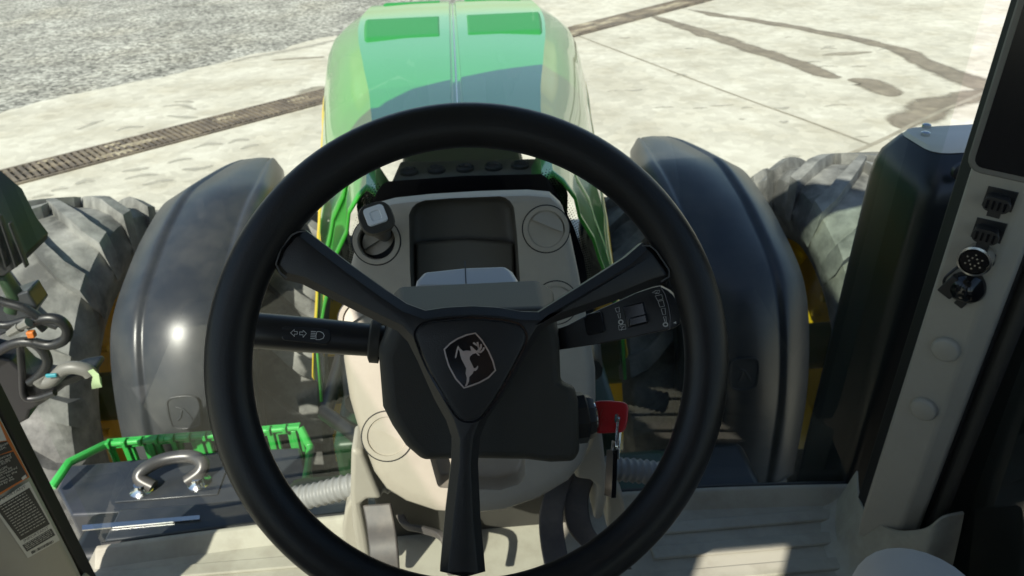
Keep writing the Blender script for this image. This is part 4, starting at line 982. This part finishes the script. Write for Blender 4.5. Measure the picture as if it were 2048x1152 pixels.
mb.strip([kpx(x, y, .0046) for x, y in ((335,318),(405,312),(418,325),(410,372),(398,382),(325,388),(318,378),(322,332))], .0005, kN, .0004, closed=True)
mb.strip([kpx(x, y, .0046) for x, y in ((345,330),(365,345),(362,372))], .0008, kN, .0004); mb.strip([kpx(x, y, .0046) for x, y in ((350,350),(385,335),(395,325))], .0008, kN, .0004)
mb.build('key_relief', 'red', key)
# fob hanging from the key
fb0 = kpx(455, 330)
fob = empty('key_fob', tuple(fb0), 'slim black tag hanging edge-on from the red key by a steel clip', 'key fob')
def fpx(x, y, off=0.): return kpx(x, y, off)
mb = MB(); rc = fpx(443, 450); rr0 = [fpx(448, 325, .006), fpx(436, 400, .006), fpx(432, 480, .005), fpx(430, 560, .004), fpx(438, 580, -.003), fpx(448, 520, -.006), fpx(458, 420, -.006), fpx(458, 335, -.005)]
mb.tube(crom(rr0, 6, True), .00075, 8, True); mb.tube(crom([p+ibx*.0012+V((0,0,-.0005)) for p in rr0], 6, True), .00065, 8, True); mb.build('split_ring', 'chrome', fob)
mb = MB()
for pts in ([(410,500),(420,505),(405,640),(396,642)], [(450,502),(461,503),(456,648),(447,648)], [(410,520),(455,520),(455,545),(410,545)]): mb.prism([fpx(x, y, .003) for x, y in pts], -kN*.008)
mb.build('clip', 'steel', fob, bevel=.0004)
mb = MB(); mb.prism([fpx(x, y, .012) for x, y in ((410,580),(445,575),(432,942),(428,946),(392,944),(395,900))], -kN*.03); mb.build('tag', 'gloss_black', fob, bevel=.001)

# driver, of whom the photo shows only one knee
per = empty('person', (0, -.1, 1.42), 'seated person in grey trousers, one knee showing at the bottom right edge', 'person')
def skin(name, J, E_, mt, sub=3):
    me = bpy.data.meshes.new(name); me.from_pydata([tuple(V(p[:3])-V((0,-.1,1.42))) for p in J], E_, []); me.materials.append(M[mt])
    o = bpy.data.objects.new(name, me); COL.objects.link(o); o.parent = per
    q = o.modifiers.new('k', 'SKIN'); q.use_smooth_shade = True
    for i, p in enumerate(J): me.skin_vertices[0].data[i].radius = (p[3], p[4] if len(p) > 4 else p[3])
    me.skin_vertices[0].data[0].use_root = True
    q = o.modifiers.new('s', 'SUBSURF'); q.levels = sub; q.render_levels = sub
    bpy.context.view_layer.update(); bake(o); o.data.shade_smooth(); return o
J = [(0,-.14,2.0,.12),(0,-.17,2.10,.125),(.10,-.10,1.99,.085),(.25,.14,2.01,.078),(.40,.375,1.998,.070),(.438,.44,1.985,.068),(.47,.47,1.86,.058),(.49,.45,1.62,.045),(.49,.44,1.50,.038),(-.10,-.10,1.99,.085),(-.26,.08,1.97,.075),(-.38,.24,1.93,.062),(-.40,.27,1.86,.056),(-.40,.22,1.62,.045),(-.40,.20,1.50,.038)]
E_ = [(0,1),(0,2),(2,3),(3,4),(4,5),(5,6),(6,7),(7,8),(0,9),(9,10),(10,11),(11,12),(12,13),(13,14)]
UP = [(.02,-.19,2.25,.115),(.04,-.20,2.42,.12),(.08,-.20,2.52,.06),(.11,-.18,2.60,.052),(.14,-.17,2.70,.082),(.14,-.175,2.78,.075)]   # 15..20
UE = [(1,15),(15,16),(16,17),(17,18),(18,19),(19,20)]
SH = [(.21,-.19,2.45,.06),(.29,-.10,2.25,.045),(.19,.0,2.50,.034),(.14,-.01,2.58,.026),(.11,-.015,2.62,.024)]            # 21..25, the arm that holds the camera
SL = [(-.13,-.19,2.45,.06),(-.25,-.12,2.24,.045),(-.27,.06,2.12,.034),(-.27,.11,2.10,.026),(-.27,.14,2.09,.024)]         # 26..30, the other hand on the thigh
SE = [(16,21),(21,22),(22,23),(23,24),(24,25),(16,26),(26,27),(27,28),(28,29),(29,30)]
FJ = []; FE = []
for k in range(5):
    b_ = 31+len(FJ); zz = 2.60+.018*k
    FJ += [(.088, -.03+.004*k, zz, .0095), (.072, -.055, zz+.004, .0085), (.05, -.065+.002*k, zz+.006, .0075)]; FE += [(25, b_), (b_, b_+1), (b_+1, b_+2)]
for k in range(5):
    b_ = 31+len(FJ); xx = -.305+.019*k; ln = (.03,.036,.038,.034,.012)[k]
    FJ += [(xx, .165, 2.088, .0095), (xx-.002, .165+ln, 2.084, .0085), (xx-.002, .165+ln*1.7, 2.074, .0075)]; FE += [(30, b_), (b_, b_+1), (b_+1, b_+2)]
foot = [(.50,.52,1.455,.03),(.51,.60,1.45,.026),(-.40,.28,1.455,.03),(-.40,.36,1.45,.026)]; nb = 31+len(FJ)
skin('body', [(p[0], p[1], p[2], p[3]*.86) for p in J]+UP+SH+SL+FJ+foot, E_+UE+SE+FE+[(8,nb),(nb,nb+1),(14,nb+2),(nb+2,nb+3)], 'skin')
skin('trousers', J, E_, 'fabric')
skin('shirt', [(0,-.17,2.08,.135),(.02,-.19,2.25,.132),(.04,-.20,2.42,.135),(.06,-.20,2.49,.075)]+[(p[0], p[1], p[2], p[3]*1.25) for p in SH[:3]]+[(p[0], p[1], p[2], p[3]*1.25) for p in SL[:3]], [(0,1),(1,2),(2,3),(2,4),(4,5),(5,6),(2,7),(7,8),(8,9)], 'seatcloth')
for X, Y in ((.495,.50), (-.40,.26)):
    mb = MB(); mb.loft([[V((X+.045*w_*math.cos(a_), Y+d_, 1.425+h_*(1+math.sin(a_))/2)) for a_ in [2*math.pi*k/12 for k in range(12)]] for d_, w_, h_ in ((-.11,.55,.06),(-.08,.8,.09),(-.02,.9,.10),(.06,1.05,.075),(.12,1.0,.055),(.165,.55,.035))]); mb.build('shoe', 'shoe', per, sub=1)
